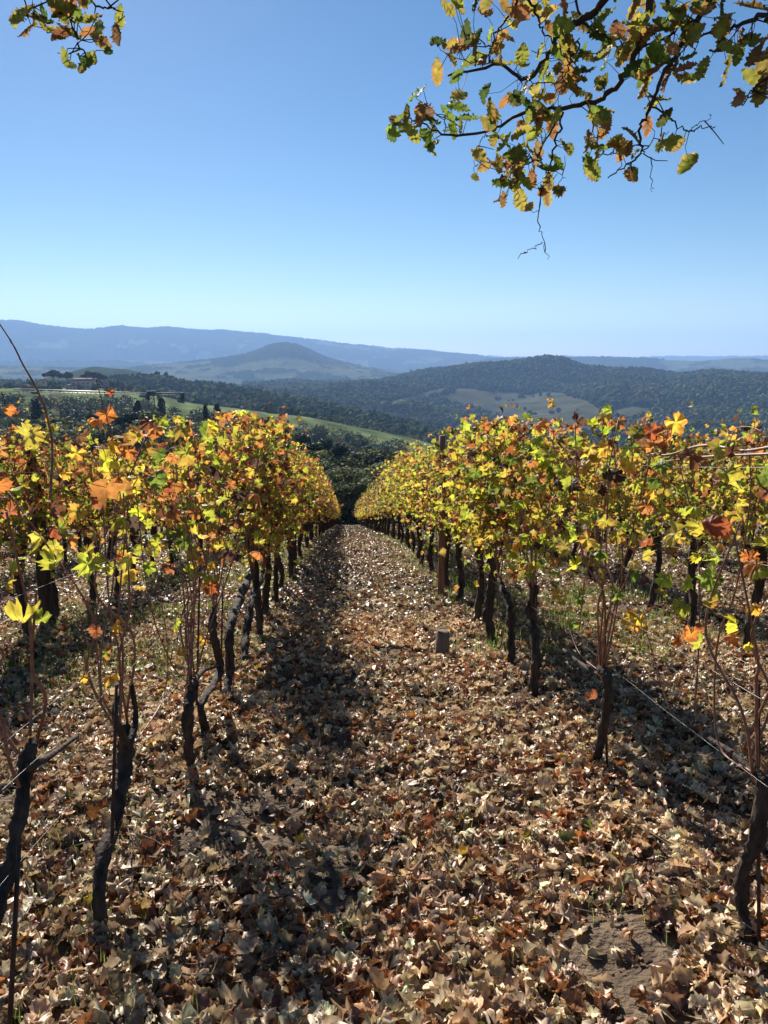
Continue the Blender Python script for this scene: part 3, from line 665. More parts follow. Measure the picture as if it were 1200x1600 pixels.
grass('grass', 42000, 4.5, 22, 'short green grass growing under the vines on the left of the path', [-.95, -1.6, -2.87, -4.94, -2.3], .04, .13, .3)
grass('grass', 22000, 1.6, 9, 'sparse sprigs of grass between the fallen leaves', [-2, -1.2, 1.8, 2.5, 0.3, -1.6, 3.2], .03, .09, .6, .10)

# =================================================================== VINES
ROWL = [(.37, .41, .05), (.50, .41, .06), (.15, .21, .035), (.47, .20, .06), (.30, .10, .04), (.16, .07, .035), (.09, .055, .04)]
PRL = {'L': [5.6, 3.6, 2.4, 1.6, .8, 1.6, 1.8], 'LF': [3.4, 3.2, 1.6, 3.0, 1.2, 2.0, 2.0], 'R': [7.5, 4.2, 3.2, 1.0, .4, .9, 1.2], 'RF': [6.5, 3.8, 3.2, 1.2, .5, 1.4, 1.6]}
def leafcols(n, side, u=None):
    A = pal(ROWL, PRL[side], n, .12)
    if u is not None:
        top = R_.random(n) < np.clip(u - .45, 0, 1) * (.65 if side[0] == 'L' else .3)
        A = np.where(top[:, None], pal(ROWL, [.6, 1.6, 0, 4, 1.6, 1.2, .6], n, .12), A)
    B = np.where(R_.random((n, 1)) < .7, A * [1.0, .88, .8], pal([(.52, .22, .05), (.34, .12, .04), (.22, .10, .05)], [2, 2, 1], n))
    return A, B
def leaf_cloud(n, L0, side, tpl, z0=.76, z1=1.82, th=.20, size=.032, shoots=True):
    y = R_.uniform(-L0 / 2, L0 / 2, n); u = R_.beta(1.5, 1.25, n); z = z0 + (z1 - z0) * u
    x = th * R_.standard_normal(n) * (1.0 - .35 * u)
    hang = (R_.random(n) < .06); z[hang] -= R_.uniform(.05, .3, hang.sum())
    top = (R_.random(n) < .08); z[top] += R_.uniform(.02, .30, top.sum())
    s_ = np.sign(x + .05 * R_.standard_normal(n))
    nrm = np.c_[s_ * .7, np.full(n, -.25), np.full(n, .45)] + .6 * rn(n); tip = np.c_[np.zeros(n), np.zeros(n), -np.ones(n)] + .55 * rn(n)
    A, B = leafcols(n, side, u)
    return scatter(tpl, np.c_[x, y, z], frames(nrm, tip), size * R_.uniform(.55, 1.3, n), A, B)
def trunk_geo(seed, hgt=.84, arms=2, r0=.036):
    r = np.random.default_rng(seed); G = Geo()
    lean = r.uniform(-.10, .10); pts = [[0, 0, -.12], [0, 0, 0], [r.uniform(-.04, .04), lean * .3 + r.uniform(-.03, .03), .25], [r.uniform(-.05, .05), lean * .8 + r.uniform(-.04, .04), .55], [r.uniform(-.03, .03), lean, hgt]]
    G.tube(spline(pts, 34), [r0 * 1.8, r0 * 1.15, r0 * .9, r0 * 1.05, r0 * .85, r0 * 1.0, r0 * 1.4], 11, .42, seed)
    head = np.array(pts[-1])
    for k in range(arms):
        s_ = 1 if k else -1
        q = spline([head - [0, 0, .05], head + [r.uniform(-.03, .03), s_ * .14, r.uniform(.02, .12)], head + [r.uniform(-.03, .03), s_ * .36, r.uniform(.05, .14)]], 8)
        G.tube(q, [r0 * .9, r0 * .55, r0 * .3], 7, .2, seed + k)
    return G, head
def cane_geo(p, top, r, rr=.0042, n=14):
    G = Geo(); mid = (p + top) / 2 + np.array([r.normal(0, .06), r.normal(0, .10), .03])
    G.tube(spline([p, p * .7 + top * .3 + r.normal(0, .03, 3), mid, top], n), [rr * 1.2, rr, rr * .55], 6, .08, 1)
    return G
def vproto(seed, side, tpl, nleaf, canes, L0=1.0, size=.032):
    r = np.random.default_rng(seed); G, head = trunk_geo(seed, .84 + r.uniform(-.06, .06), r0=r.uniform(.03, .04))
    tr = G.mesh('vine_trunk', M['bark']); cs = []
    for k in range(canes):
        yy = (k + .5) / canes * .8 - .4; p = head + [0, yy, .06]
        cs.append(cane_geo(p, np.array([r.normal(0, .12), yy + r.normal(0, .14), r.uniform(1.5, 1.95)]), r).mesh('vine_cane', M['cane']))
    V, T, CC = leaf_cloud(nleaf, L0, side, tpl, size=size)
    return tr, cs, mesh('vine_foliage', V, T, M['vleaf'], CC)
PV = {}
for sd in 'LR':
    PV[sd, 'near'] = [vproto(100 + i + (sd == 'R') * 40, sd, VL_MD, 600 if sd == 'L' else 740, 10) for i in range(6)]
    PV[sd, 'far'] = [vproto(200 + i + (sd == 'R') * 40, sd + 'F', VL_LO, 640, 0, 1.1, .040) for i in range(6)]
vine_rows = {-.8: 'row left of the path', 1.27: 'row right of the path', -2.87: 'second row left of the path', 3.34: 'second row right of the path', -4.94: 'third row left of the path', 5.41: 'third row right of the path',
             -7.01: 'fourth row left of the path', 7.48: 'fourth row right of the path'}
cands = []
for rx in vine_rows:
    y = {-.8: 6.5, 1.27: 6.15, -2.87: 5.6, 3.34: 5.6, -4.94: 8.5, 5.41: 8.5}.get(rx, 12.)
    while y < 61.5:
        cands.append((rx, y)); y += random.uniform(.78, .98)
def weight(c): return c[1] * (1.0 if abs(c[0]) < 1.5 else (1.7 if abs(c[0]) < 3.5 else (2.6 if abs(c[0]) < 6 else 3.6)))
cands.sort(key=weight)
NIND = 284
def place_vine(rx, y, label, group, near):
    sd = 'L' if rx < 0 else 'R'
    tr, cs, fo = random.choice(PV[sd, 'near' if near else 'far'])
    x = rx + random.gauss(0, .03); t = thing('grape_vine', label, 'vine', (x, y, float(gz_(np.array([x]), np.array([y]))[0])), group)
    fl = random.random() < .5
    link('trunk', tr, t)
    for c in cs: link('cane', c, t)
    link('foliage', fo, t)
    t.rotation_euler.z = math.pi if fl else 0
    s = random.uniform(.94, 1.05); t.scale = (s, 1, s); return t
count = {}
for rx, y in sorted(cands[:NIND], key=lambda c: c[1]):
    rn_ = vine_rows[rx]; count[rx] = count.get(rx, 0) + 1; k = count[rx]
    col = 'orange-leaved' if rx < 0 else 'yellow-green'
    if abs(rx) < 1.5: k += 5 if rx < 0 else 4
    if abs(rx) < 1.5 and y < 24: lb = '%s vine in the %s, %s trunk from the front' % (col, rn_, ORD[k - 1])
    elif y < 24: lb = '%s vine in the %s, %s from the front' % (col, rn_, ORD[k - 1])
    elif y < 24: lb = '%s vine standing midway down the %s' % (col, rn_)
    else: lb = 'small distant %s vine towards the far end of the %s' % (col, rn_)
    place_vine(rx, y, lb, 'vines of the ' + rn_, y < 16 and abs(rx) < 6)
# vines beyond the first three hundred: one mass
Vs, Ts, Cs, off = [], [], [], 0; Vt, Tt = [], []
for rx, y in cands[NIND:]:
    sd = 'L' if rx < 0 else 'R'; V, T, CC = leaf_cloud(150, 1.1, sd, VL_LO, size=.085)
    z0 = float(g(y)); Vs.append(V + [rx, y, z0]); Ts.append(T + off); Cs.append(CC); off += len(V)
if Vs:
    tag(link('distant_vines', mesh('distant_vines', np.vstack(Vs), np.vstack(Ts), M['vleaf'], np.vstack(Cs))), 'foliage of the farthest vines in the outer rows', 'vines', kind='stuff')

def with_stalks(V, T, CC, G):
    SV = np.vstack(G.V); ST = np.array([q for p in G.T for q in ((p[0], p[1], p[2]), (p[0], p[2], p[3]))]) + len(V)
    return np.vstack([V, SV]), np.vstack([T, ST]), np.vstack([CC, np.tile([[.16, .06, .035]], (len(SV), 1))])
# ---- the near vines, traced one by one
def near_vine(rx, tr_px, rpx, label, canes, leaves, side, forks=(), stake=None, tpl=VL_HI, lz=(1.15, 1.85), spread=.42, size=.036, th=.17):
    pts = [PX(a, b, rx + dx) for a, b, dx in [(q + (0,))[:3] for q in tr_px]]
    gb = float(gz_(pts[0][0:1], pts[0][1:2])[0]); base = np.array([pts[0][0], pts[0][1], gb]); t = thing('grape_vine', label, 'vine', tuple(base), 'near vines')
    r0_ = np.random.default_rng(len(label)); loc = [p - base for p in pts]; loc = [loc[0] + [0, 0, -.12]] + loc
    G = Geo(); q_ = spline(loc, 60); q_[2:-2] += .006 * np.cumsum(r0_.standard_normal((56, 3)), 0) * .3; G.tube(q_, [rpx * 2.0, rpx * 1.3, rpx, rpx * .85, rpx * 1.05, rpx * .9, rpx * 1.15, rpx * 1.0, rpx * 1.2, rpx * .6], 16, .36, int(abs(tr_px[0][0])))
    for fk in forks:
        q = [PX(a, b, rx + .03) - base for a, b in fk]; G.tube(spline(q, 10), [rpx * .75, rpx * .55, rpx * .35], 8, .25, 5)
    link('trunk', G.mesh('trunk', M['bark']), t)
    hd = loc[-1]; r = np.random.default_rng(int(abs(tr_px[0][1])))
    tips = []
    for k in range(canes):
        yy = r.uniform(-.25, .45); top = np.array([r.normal(0, .14), hd[1] + yy + r.normal(0, .12), lz[1] - r.uniform(.0, .3)])
        G = cane_geo(hd + [0, r.uniform(-.08, .08), r.uniform(-.05, .05)], top, r, .0044, 18); tips.append((hd, top))
        link('cane', G.mesh('cane', M['cane']), t)
    n = leaves
    y = hd[1] + spread * R_.standard_normal(n) * .9; z = lz[0] + (lz[1] - lz[0]) * R_.beta(1.7, 1.2, n); x = th * R_.standard_normal(n)
    nrm = np.c_[np.sign(x) * .5, np.full(n, -.5), np.full(n, .3)] + .6 * rn(n); tip = np.c_[np.zeros(n), np.zeros(n), -np.ones(n)] + .5 * rn(n)
    A, B = leafcols(n, side, (z - lz[0]) / (lz[1] - lz[0]))
    V, T, CC = scatter(tpl, np.c_[x, y, z], frames(nrm, tip), size * R_.uniform(.6, 1.35, n), A, B)
    G = Geo()
    for k in range(min(n, 90)):
        p = np.array([x[k], y[k], z[k]]); q = p + np.array([-.2 * x[k] + r.normal(0, .01), r.normal(0, .02), r.uniform(.01, .045)])
        G.tube([p, (p + q) / 2 + r.normal(0, .006, 3), q], [.0009, .0011, .0014], 4, cap=False)
    V, T, CC = with_stalks(V, T, CC, G); link('foliage', mesh('foliage', V, T, M['vleaf'], CC), t)
    return t
VN = {}
VN['L0'] = near_vine(-.84, [(-70, 1700), (-30, 1500), (0, 1385), (20, 1320), (34, 1260), (42, 1200), (48, 1160)], .0155, 'dark leaning vine trunk cut off by the left edge of the picture', 3, 10, 'L', forks=[[(45, 1200), (80, 1180), (120, 1150)]], lz=(1.1, 1.4), spread=.25)
VN['L1'] = near_vine(-.84, [(160, 1452), (153, 1405), (163, 1340), (183, 1275), (192, 1225), (200, 1175), (196, 1130)], .022, 'thick crooked vine in the left foreground, bare trunk forked at the top', 5, 70, 'L', forks=[[(196, 1160), (180, 1120), (184, 1085)], [(200, 1170), (212, 1120), (206, 1070)]], lz=(1.15, 1.68), spread=.34)
VN['L2'] = near_vine(-.80, [(298, 1212), (294, 1170), (289, 1110), (300, 1062)], .024, 'slim dark vine just right of the crooked foreground vine', 8, 140, 'L', forks=[[(298, 1075), (315, 1050), (340, 1040)]], lz=(.95, 1.72), spread=.45)
VN['L3'] = near_vine(-.80, [(323, 1140), (317, 1100), (333, 1070), (345, 1040), (334, 990), (336, 945)], .022, 'thin S-shaped vine trunk, third from the front on the left', 7, 210, 'L', lz=(.85, 1.76), spread=.45)
VN['L4'] = near_vine(-.80, [(352, 1088), (358, 1045), (358, 985), (374, 935), (394, 890)], .029, 'sturdy right-leaning vine trunk, fourth from the front on the left', 8, 290, 'L', lz=(.8, 1.78), spread=.45)
VN['L5'] = near_vine(-.80, [(380, 1035), (386, 995), (395, 940), (412, 890)], .029, 'dark upright vine trunk, fifth from the front on the left', 8, 460, 'L', lz=(.8, 1.78), spread=.42, tpl=VL_MD)
VN['R0'] = near_vine(1.30, [(1172, 1500), (1158, 1430), (1160, 1375), (1180, 1320), (1190, 1250), (1182, 1205)], .020, 'thick knobbly vine trunk at the right edge of the foreground', 6, 75, 'R', forks=[[(1186, 1225), (1150, 1180), (1100, 1150)]], lz=(1.1, 1.66), spread=.32)
VN['R1'] = near_vine(1.27, [(940, 1230), (934, 1180), (943, 1120), (948, 1075), (938, 1045)], .022, 'black slim vine trunk with a rusty stake in the right foreground', 8, 210, 'R', forks=[[(940, 1060), (905, 1035), (880, 1015)]], lz=(.95, 1.76), spread=.46)
VN['R2'] = near_vine(1.27, [(832, 1090), (836, 1030), (826, 965), (830, 912)], .030, 'thick dark vine trunk, third from the front on the right', 9, 400, 'R', lz=(.8, 1.86), spread=.45)
VN['R3'] = near_vine(1.27, [(796, 1055), (797, 1000), (794, 950), (780, 905)], .027, 'straight vine trunk close behind the thick one on the right', 8, 620, 'R', lz=(.8, 1.86), spread=.42, tpl=VL_MD)

# long bare canes one can pick out, as parts of their vines
def free_cane(v, pts, X, r, name='cane', mat='cane'):
    r = [a_ * .8 for a_ in r]
    q = np.array([PX(a, b, X + (c if len(rest) else 0)) for a, b, c, *rest in [(p + (0, 1))[:4] if len(p) == 3 else p + (0, 1) for p in pts]])
    base = np.array(v.location); G = Geo(); G.tube(spline(q - base, 26), r, 7, .12, 3)
    # nodes
    sp = spline(q - base, 8)
    for s_ in sp[1:-1]: G.tube([s_ - [0, 0, .006], s_, s_ + [0, 0, .006]], [.6 * r[0], 1.6 * r[0], .6 * r[0]], 6)
    link(name, G.mesh(name, M[mat]), v)
free_cane(VN['L0'], [(-6, 498), (20, 538), (35, 568), (57, 607), (72, 645), (82, 700), (78, 780)], -.86, [.0020, .0035, .005])
free_cane(VN['L0'], [(10, 800), (28, 880), (45, 960), (50, 1050), (47, 1150)], -.84, [.004, .0055])
free_cane(VN['L0'], [(-10, 1090), (5, 1130), (12, 1180), (30, 1230)], -.8, [.004, .0055])
free_cane(VN['L1'], [(150, 592), (160, 630), (172, 670), (185, 740), (178, 900), (160, 1000), (160, 1090), (190, 1130)], -.82, [.0018, .0035, .005])
free_cane(VN['L1'], [(180, 780), (170, 900), (150, 960), (158, 1095)], -.9, [.003, .005])
free_cane(VN['L1'], [(245, 900), (262, 1010), (255, 1090), (212, 1160)], -.82, [.002, .0045])
free_cane(VN['L2'], [(210, 740), (222, 860), (238, 960), (270, 1040), (296, 1070)], -.8, [.002, .0045])
free_cane(VN['L2'], [(300, 760), (292, 850), (300, 960), (292, 1070)], -.8, [.002, .0045])
free_cane(VN['R0'], [(993, 705), (1040, 711), (1083, 699), (1113, 696), (1160, 704), (1215, 697)], 1.27, [.0035, .006, .006])
free_cane(VN['R0'], [(1030, 722), (1080, 716), (1130, 712), (1210, 709)], 1.22, [.003, .005, .005])
free_cane(VN['R0'], [(1170, 700), (1172, 780), (1150, 920), (1120, 1010), (1122, 1160), (1180, 1210)], 1.3, [.003, .004, .005])
free_cane(VN['R0'], [(1060, 720), (1090, 850), (1092, 1000), (1085, 1110)], 1.34, [.003, .004])
free_cane(VN['R0'], [(1140, 690), (1150, 670), (1172, 667), (1190, 676), (1180, 690)], 1.25, [.0015, .0018, .001])
free_cane(VN['R1'], [(905, 985), (915, 900), (940, 820), (950, 700)], 1.27, [.0045, .003, .002])
free_cane(VN['R1'], [(870, 925), (885, 970), (905, 1020), (938, 1050)], 1.27, [.002, .004])
free_cane(VN['R1'], [(950, 850), (1000, 960), (1040, 1090), (1055, 1130)], 1.32, [.002, .003])

# single big leaves one notices
def hero(v, X, lst, size=.062):
    base = np.array(v.location); n = len(lst)
    pos = np.array([PX(a, b, X) for a, b, *_ in lst]); cA = np.array([l[3] for l in lst]); cB = np.array([l[4] for l in lst]); s = np.array([l[2] for l in lst])
    nrm = np.array([[0.1, -1, .25]]) + .45 * rn(n); tip = np.array([[0, 0, -1.]]) + .6 * rn(n)
    dep = np.linalg.norm(pos - [0, 0, CAMZ], axis=1)
    V, T, CC = scatter(VL_HI, pos - base, frames(nrm, tip), s * dep / FPX * .45, cA, cB)
    G = Geo()
    for q in pos - base:
        e = q + np.array([R_.normal(0, .02), R_.normal(0, .02), .045]); G.tube([q, (q + e) / 2 + [.004, 0, 0], e], [.0009, .0013], 4, cap=False)
    V, T, CC = with_stalks(V, T, CC, G); link('foliage', mesh('foliage', V, T, M['vleaf'], CC), v)
LIM, YEL, ORA, RUS, GRN, BRN = (.50, .52, .04), (.72, .55, .06), (.68, .27, .05), (.42, .12, .04), (.24, .32, .05), (.26, .12, .06)
hero(VN['L1'], -.82, [(246, 662, 34, LIM, LIM), (168, 648, 34, ORA, RUS), (150, 655, 30, ORA, ORA), (175, 690, 40, YEL, ORA), (120, 708, 30, YEL, ORA), (165, 720, 46, LIM, YEL), (205, 765, 32, LIM, YEL), (217, 800, 30, LIM, LIM), (240, 860, 30, LIM, YEL), (232, 850, 22, ORA, RUS),
                      (262, 885, 26, RUS, BRN), (188, 870, 30, RUS, ORA), (195, 690, 34, ORA, ORA), (172, 612, 18, RUS, RUS), (180, 978, 28, YEL, ORA), (150, 985, 26, RUS, BRN), (165, 1020, 30, GRN, RUS), (172, 1058, 28, ORA, YEL), (130, 1058, 18, YEL, ORA), (275, 975, 26, GRN, LIM), (315, 1000, 22, YEL, ORA), (283, 1020, 26, GRN, ORA), (180, 750, 30, RUS, RUS), (145, 780, 34, RUS, BRN)])
hero(VN['L2'], -.8, [(375, 642, 26, LIM, LIM), (365, 662, 22, ORA, YEL), (333, 665, 24, LIM, YEL), (348, 650, 20, ORA, RUS), (390, 690, 24, YEL, ORA), (290, 705, 34, BRN, ORA), (272, 712, 26, LIM, GRN), (200, 705, 30, ORA, RUS), (255, 735, 24, BRN, ORA), (360, 800, 22, LIM, YEL), (300, 890, 26, LIM, LIM), (330, 885, 22, ORA, YEL)])
hero(VN['L0'], -.84, [(15, 800, 30, BRN, RUS), (-5, 755, 34, ORA, RUS), (8, 640, 24, ORA, RUS), (55, 705, 22, LIM, YEL), (100, 740, 24, ORA, YEL), (48, 800, 26, RUS, BRN)])
hero(VN['R0'], 1.3, [(1055, 660, 40, YEL, ORA), (1040, 688, 36, ORA, BRN), (1020, 700, 34, BRN, ORA), (997, 966, 46, YEL, ORA), (1080, 990, 42, ORA, RUS), (1150, 975, 36, LIM, YEL), (1130, 820, 36, ORA, RUS), (1112, 905, 42, GRN, GRN), (1060, 1000, 24, RUS, ORA), (1170, 870, 32, RUS, ORA), (1040, 905, 32, GRN, LIM), (1145, 995, 30, ORA, RUS),
                      (1075, 912, 28, GRN, LIM), (1180, 950, 26, YEL, ORA), (1170, 1010, 18, YEL, YEL), (1090, 870, 22, LIM, YEL), (1190, 700, 20, ORA, RUS), (1170, 683, 12, ORA, BRN)])
hero(VN['R1'], 1.27, [(967, 660, 28, BRN, ORA), (945, 662, 24, BRN, RUS), (920, 700, 34, LIM, YEL), (975, 710, 36, LIM, GRN), (985, 725, 36, YEL, ORA), (870, 660, 24, LIM, GRN), (845, 722, 30, LIM, LIM), (825, 815, 32, LIM, LIM), (890, 840, 34, LIM, GRN), (900, 880, 30, LIM, YEL), (880, 865, 22, YEL, LIM), (838, 880, 26, LIM, YEL), (850, 710, 40, GRN, LIM), (885, 755, 30, YEL, LIM),
                      (955, 770, 30, ORA, YEL), (1010, 790, 34, ORA, BRN), (965, 925, 30, GRN, GRN), (872, 928, 22, YEL, ORA), (800, 690, 18, YEL, ORA), (945, 700, 32, ORA, YEL), (1020, 765, 26, YEL, ORA), (895, 975, 24, GRN, GRN), (925, 1090, 24, BRN, RUS), (945, 1060, 20, RUS, BRN)])

# =================================================================== POSTS, STAKES, WIRES
def post(x, y, h, label, w_=.038, mat='wood'):
    z = float(gz_(np.array([x]), np.array([y]))[0]); G = Geo()
    G.tube(spline([[0, 0, -.3], [.005, .01, h * .5], [-.01, .02, h]], 12), [w_ * 1.1, w_, w_ * .95], 9, .10, int(y * 10))
    t = thing('wooden_post', label, 'post', (x, y, z), 'trellis posts'); link('shaft', G.mesh('post', M[mat]), t)
    G = Geo()
    for hh in (.9, 1.6): G.tube([[w_ * 1.25 * math.cos(a), w_ * 1.25 * math.sin(a), hh] for a in np.linspace(0, 6.28, 12)], .002, 4)
    link('wire_tie', G.mesh('wire_tie', M['steel']), t)
post(1.13, 8.3, 1.92, 'reddish wooden post in the row right of the path')
post(-2.9, 7.0, 1.75, 'dark wooden post in the second row left of the path', .06, 'bark')
post(3.36, 9.6, 1.8, 'weathered wooden post in the second row right of the path', .05)
post(-.82, 11.6, 1.8, 'dark wooden post deep in the row left of the path', .045, 'bark')  # darker than the plain wood posts: takes the vine bark material
# stub of an old post in the path
pz = np.array([.80, 5.75]); G = Geo(); hb = .24
G.tube([[0, 0, -.08], [0, 0, .05], [.004, 0, hb]], [.062, .058, .055], 14, .10, 4); G.tube([[0, 0, hb - .004], [0.004, 0, hb + .006]], [.05, .012], 14, .1, 6)
t = thing('wooden_stub', 'short sawn-off post stub standing in the leaves on the path', 'stump', (pz[0], pz[1], float(gz_(np.array([pz[0]]), np.array([pz[1]]))[0]) - .01)); link('stub', G.mesh('stub', M['oldwood']), t)
def stake(px, yb, yt, X, label, lean=0):
    a = PX(px, yb, X); b = PX(px + lean, yt, X); d_ = b - a; G = Geo(); G.tube([np.zeros(3) - d_ * .12, d_ * .5, d_], [.0065, .006, .006], 7, .05, 3)
    ob = link('metal_stake', G.mesh('metal_stake', M['rust']), None, tuple(a)); tag(ob, label, 'stake', 'rusty stakes')
stake(15, 1610, 1320, -.80, 'thin rusty stake slanting at the left edge of the foreground', 15)
stake(176, 1290, 1070, -.80, 'thin rusty stake tied to the crooked foreground vine', 6)
stake(1186, 1515, 1068, 1.32, 'tall rusty stake beside the knobbly trunk at the right edge', -1)
stake(948, 1180, 968, 1.29, 'rusty stake rising above the head of the slim right foreground vine', -3)
stake(836, 1080, 900, 1.30, 'thin stake against the thick trunk on the right', 2)
stake(345, 1075, 915, -.83, 'thin stake between the leaning trunks on the left', 3)
stake(308, 1075, 860, -.84, 'long thin stake behind the slim dark vine on the left', 5)
def wire(x, h, y0, y1, label, r=.0010, sag=.012, dx=0):
    ys_ = np.arange(y0, y1, .5); z = g(ys_) + h + sag * np.cos(ys_ * 1.9 + h * 7) ; xx = x + dx + .01 * np.sin(ys_ * 1.3 + h * 5)
    G = Geo(); G.tube(np.c_[xx, ys_, z], r * .75, 5); ob = link('trellis_wire', G.mesh('trellis_wire', M['steel'])); tag(ob, label, 'wire', 'trellis wires')
for rx, nm_, y0 in ((-.8, 'row left of the path', .2), (1.27, 'row right of the path', .2)):
    wire(rx, .62, y0, 62, 'lowest trellis wire of the ' + nm_, .0009)
    wire(rx, .90, y0, 62, 'wire at trunk-head height on the path side of the ' + nm_, .0012, dx=.04 if rx < 0 else -.04)
    wire(rx, .94, y0, 62, 'wire at trunk-head height on the far side of the ' + nm_, .001, dx=-.04 if rx < 0 else .04)
    wire(rx, 1.28, y0, 62, 'middle trellis wire of the ' + nm_, .001)
    wire(rx, 1.60, y0, 62, 'top trellis wire of the ' + nm_, .0011)
for rx, nm_ in ((-2.87, 'second row left of the path'), (3.34, 'second row right of the path')):
    wire(rx, .88, 3, 40, 'lower trellis wire of the ' + nm_); wire(rx, 1.5, 3, 40, 'upper trellis wire of the ' + nm_)

# =================================================================== OAK TREE OVERHEAD
oak = thing('oak_tree', 'oak tree reaching over the camera, its branches hanging into the top of the sky', 'tree', (3.4, -2.6, float(g(-2.6))))
ob_ = np.array(oak.location)
G = Geo(); G.tube(spline([[0, 0, -.4], [.05, .05, 1.0], [-.05, .1, 2.4], [-.2, .3, 3.8], [-.3, .5, 5.2]], 30), [.42, .30, .27, .22, .15], 18, .1, 9); link('trunk', G.mesh('oak_trunk', M['obark']), oak)
def O(px, py, D): return P(px, py, D) - ob_
BR = [   # pixel polyline with horizontal distance, base radius, tip radius
 ([(1100, -260, 2.1), (1010, -110, 2.2), (965, -30, 2.3), (925, 20, 2.35), (880, 50, 2.4), (855, 90, 2.45), (820, 125, 2.5), (780, 100, 2.5), (700, 118, 2.55)], .020, .004, 0),
 ([(1100, -260, 2.1), (1040, -80, 2.25), (1010, 30, 2.3), (995, 80, 2.35), (965, 130, 2.4), (930, 160, 2.45), (870, 170, 2.5), (820, 175, 2.55), (760, 205, 2.6), (700, 210, 2.6), (655, 190, 2.62), (625, 180, 2.65)], .016, .002, 1),
 ([(1180, -200, 2.0), (1130, -60, 2.15), (1090, 30, 2.2), (1060, 80, 2.25), (1040, 110, 2.25), (1015, 165, 2.3), (1000, 200, 2.3), (1003, 235, 2.35), (975, 262, 2.35), (950, 278, 2.35)], .012, .002, 1),
 ([(1016, 165, 2.3), (1045, 185, 2.3), (1072, 205, 2.3), (1090, 200, 2.3), (1118, 198, 2.3)], .004, .0015, 0),
 ([(1072, 205, 2.3), (1095, 192, 2.3), (1112, 180, 2.3)], .002, .001, 0),
 ([(1003, 232, 2.33), (1016, 250, 2.35), (1018, 280, 2.35), (1019, 300, 2.35)], .0025, .001, 0),
 ([(1003, 235, 2.33), (1030, 215, 2.35), (1045, 205, 2.35)], .0025, .001, 1),
 ([(880, 175, 2.5), (872, 210, 2.5), (860, 250, 2.5), (845, 300, 2.5), (840, 345, 2.5), (850, 375, 2.5), (855, 405, 2.5)], .005, .001, 0),
 ([(848, 378, 2.5), (832, 388, 2.5), (818, 396, 2.5)], .002, .0012, 0),
 ([(876, 175, 2.5), (850, 225, 2.52), (835, 250, 2.52), (810, 262, 2.55), (795, 290, 2.55)], .005, .0015, 2),
 ([(830, 245, 2.5), (860, 262, 2.5), (884, 278, 2.5)], .003, .001, 0),
 ([(930, 160, 2.45), (925, 195, 2.45), (930, 220, 2.4), (950, 240, 2.4), (985, 232, 2.4)], .004, .0015, 1),
 ([(905, 120, 2.42), (870, 70, 2.4), (848, 50, 2.4), (842, 30, 2.4), (825, 0, 2.4), (790, -60, 2.3)], .002, .006, 1),
 ([(790, -60, 2.3), (808, 0, 2.4), (790, 30, 2.42), (778, 50, 2.45), (765, 75, 2.5), (740, 60, 2.5), (712, 70, 2.5)], .006, .0015, 1),
 ([(765, 75, 2.5), (758, 100, 2.5), (700, 85, 2.5)], .003, .0012, 1),
 ([(1060, 85, 2.25), (1100, 55, 2.2), (1140, 45, 2.15), (1180, 30, 2.1), (1230, 0, 2.0)], .002, .008, 1),
 ([(1230, 0, 2.0), (1215, 100, 2.1), (1200, 120, 2.1), (1175, 140, 2.1), (1160, 165, 2.1)], .006, .0015, 1),
 ([(905, 60, 2.4), (890, 100, 2.4), (870, 130, 2.4), (815, 120, 2.4)], .004, .0015, 1),
 ([(1000, 75, 2.3), (1035, 60, 2.3), (1060, 45, 2.28), (1090, 30, 2.2)], .004, .003, 1),
 ([(900, -40, 2.35), (905, 20, 2.4), (950, 60, 2.4), (985, 90, 2.4)], .006, .002, 1),
 ([(760, 205, 2.6), (745, 235, 2.62), (740, 262, 2.62)], .002, .001, 0),
 ([(700, 210, 2.6), (690, 185, 2.6), (668, 165, 2.6)], .002, .001, 1),
 # spray at the upper left
 ([(300, -330, 1.5), (140, -120, 1.75), (110, 0, 1.8), (118, 40, 1.8), (125, 75, 1.8), (140, 95, 1.8)], .007, .0015, 0),
 ([(140, -120, 1.75), (60, -40, 1.8), (45, 10, 1.8), (38, 35, 1.8)], .004, .0012, 0),
 ([(140, -120, 1.75), (150, 0, 1.8), (175, 12, 1.8), (195, 25, 1.8)], .004, .0012, 0),
]
tw = Geo(); leafpts = []; brp = []
lim = Geo()
A0 = np.array([-.15, .25, 3.3])
for e in ((1100, -260, 2.1), (1180, -200, 2.0), (1230, 0, 2.0), (790, -60, 2.3), (900, -40, 2.35), (300, -330, 1.5)):
    q = O(*e); mid = (A0 + q) / 2 + [0, 0, .55]
    if e[0] in (790, 900): A1 = O(1100, -260, 2.1); lim.tube(spline([A1, (A1 + q) / 2 + [0, 0, .1], q], 12), [.02, .007], 8, .1, 3); continue
    lim.tube(spline([A0, mid, q], 26), [.13, .06, .02 if e[0] != 300 else .008], 10, .12, int(e[0]))
link('limb', lim.mesh('oak_limb', M['obark']), oak)
for pl_, r0, r1, lv in BR:
    q = spline([O(*p) for p in pl_], max(14, 5 * len(pl_)))
    q[1:-1] += R_.normal(0, .0035, q[1:-1].shape)
    tw = Geo(); tw.tube(q, [r0 * .75, (r0 + r1) * .36, r1 * .8], 8, .2, len(pl_))
    if lv or True:
        m_ = len(q)
        for i in range(2, m_ - 1):
            if R_.random() < (.14 + .07 * lv):
                dd = rn(1)[0] * [.034, .034, .034]; e_ = q[i] + dd; tw.tube([q[i], q[i] + dd * .5 + rn(1)[0] * .006, e_], [.0018, .0014, .001], 5)
                if lv: leafpts.append((e_, lv))
    brp.append(q); link('branch', tw.mesh('oak_branch', M['obark']), oak)
OAKC = [(.15, .20, .035), (.25, .28, .05), (.38, .31, .06), (.32, .17, .06), (.22, .13, .06), (.07, .10, .03)]
pos, cA = [], []
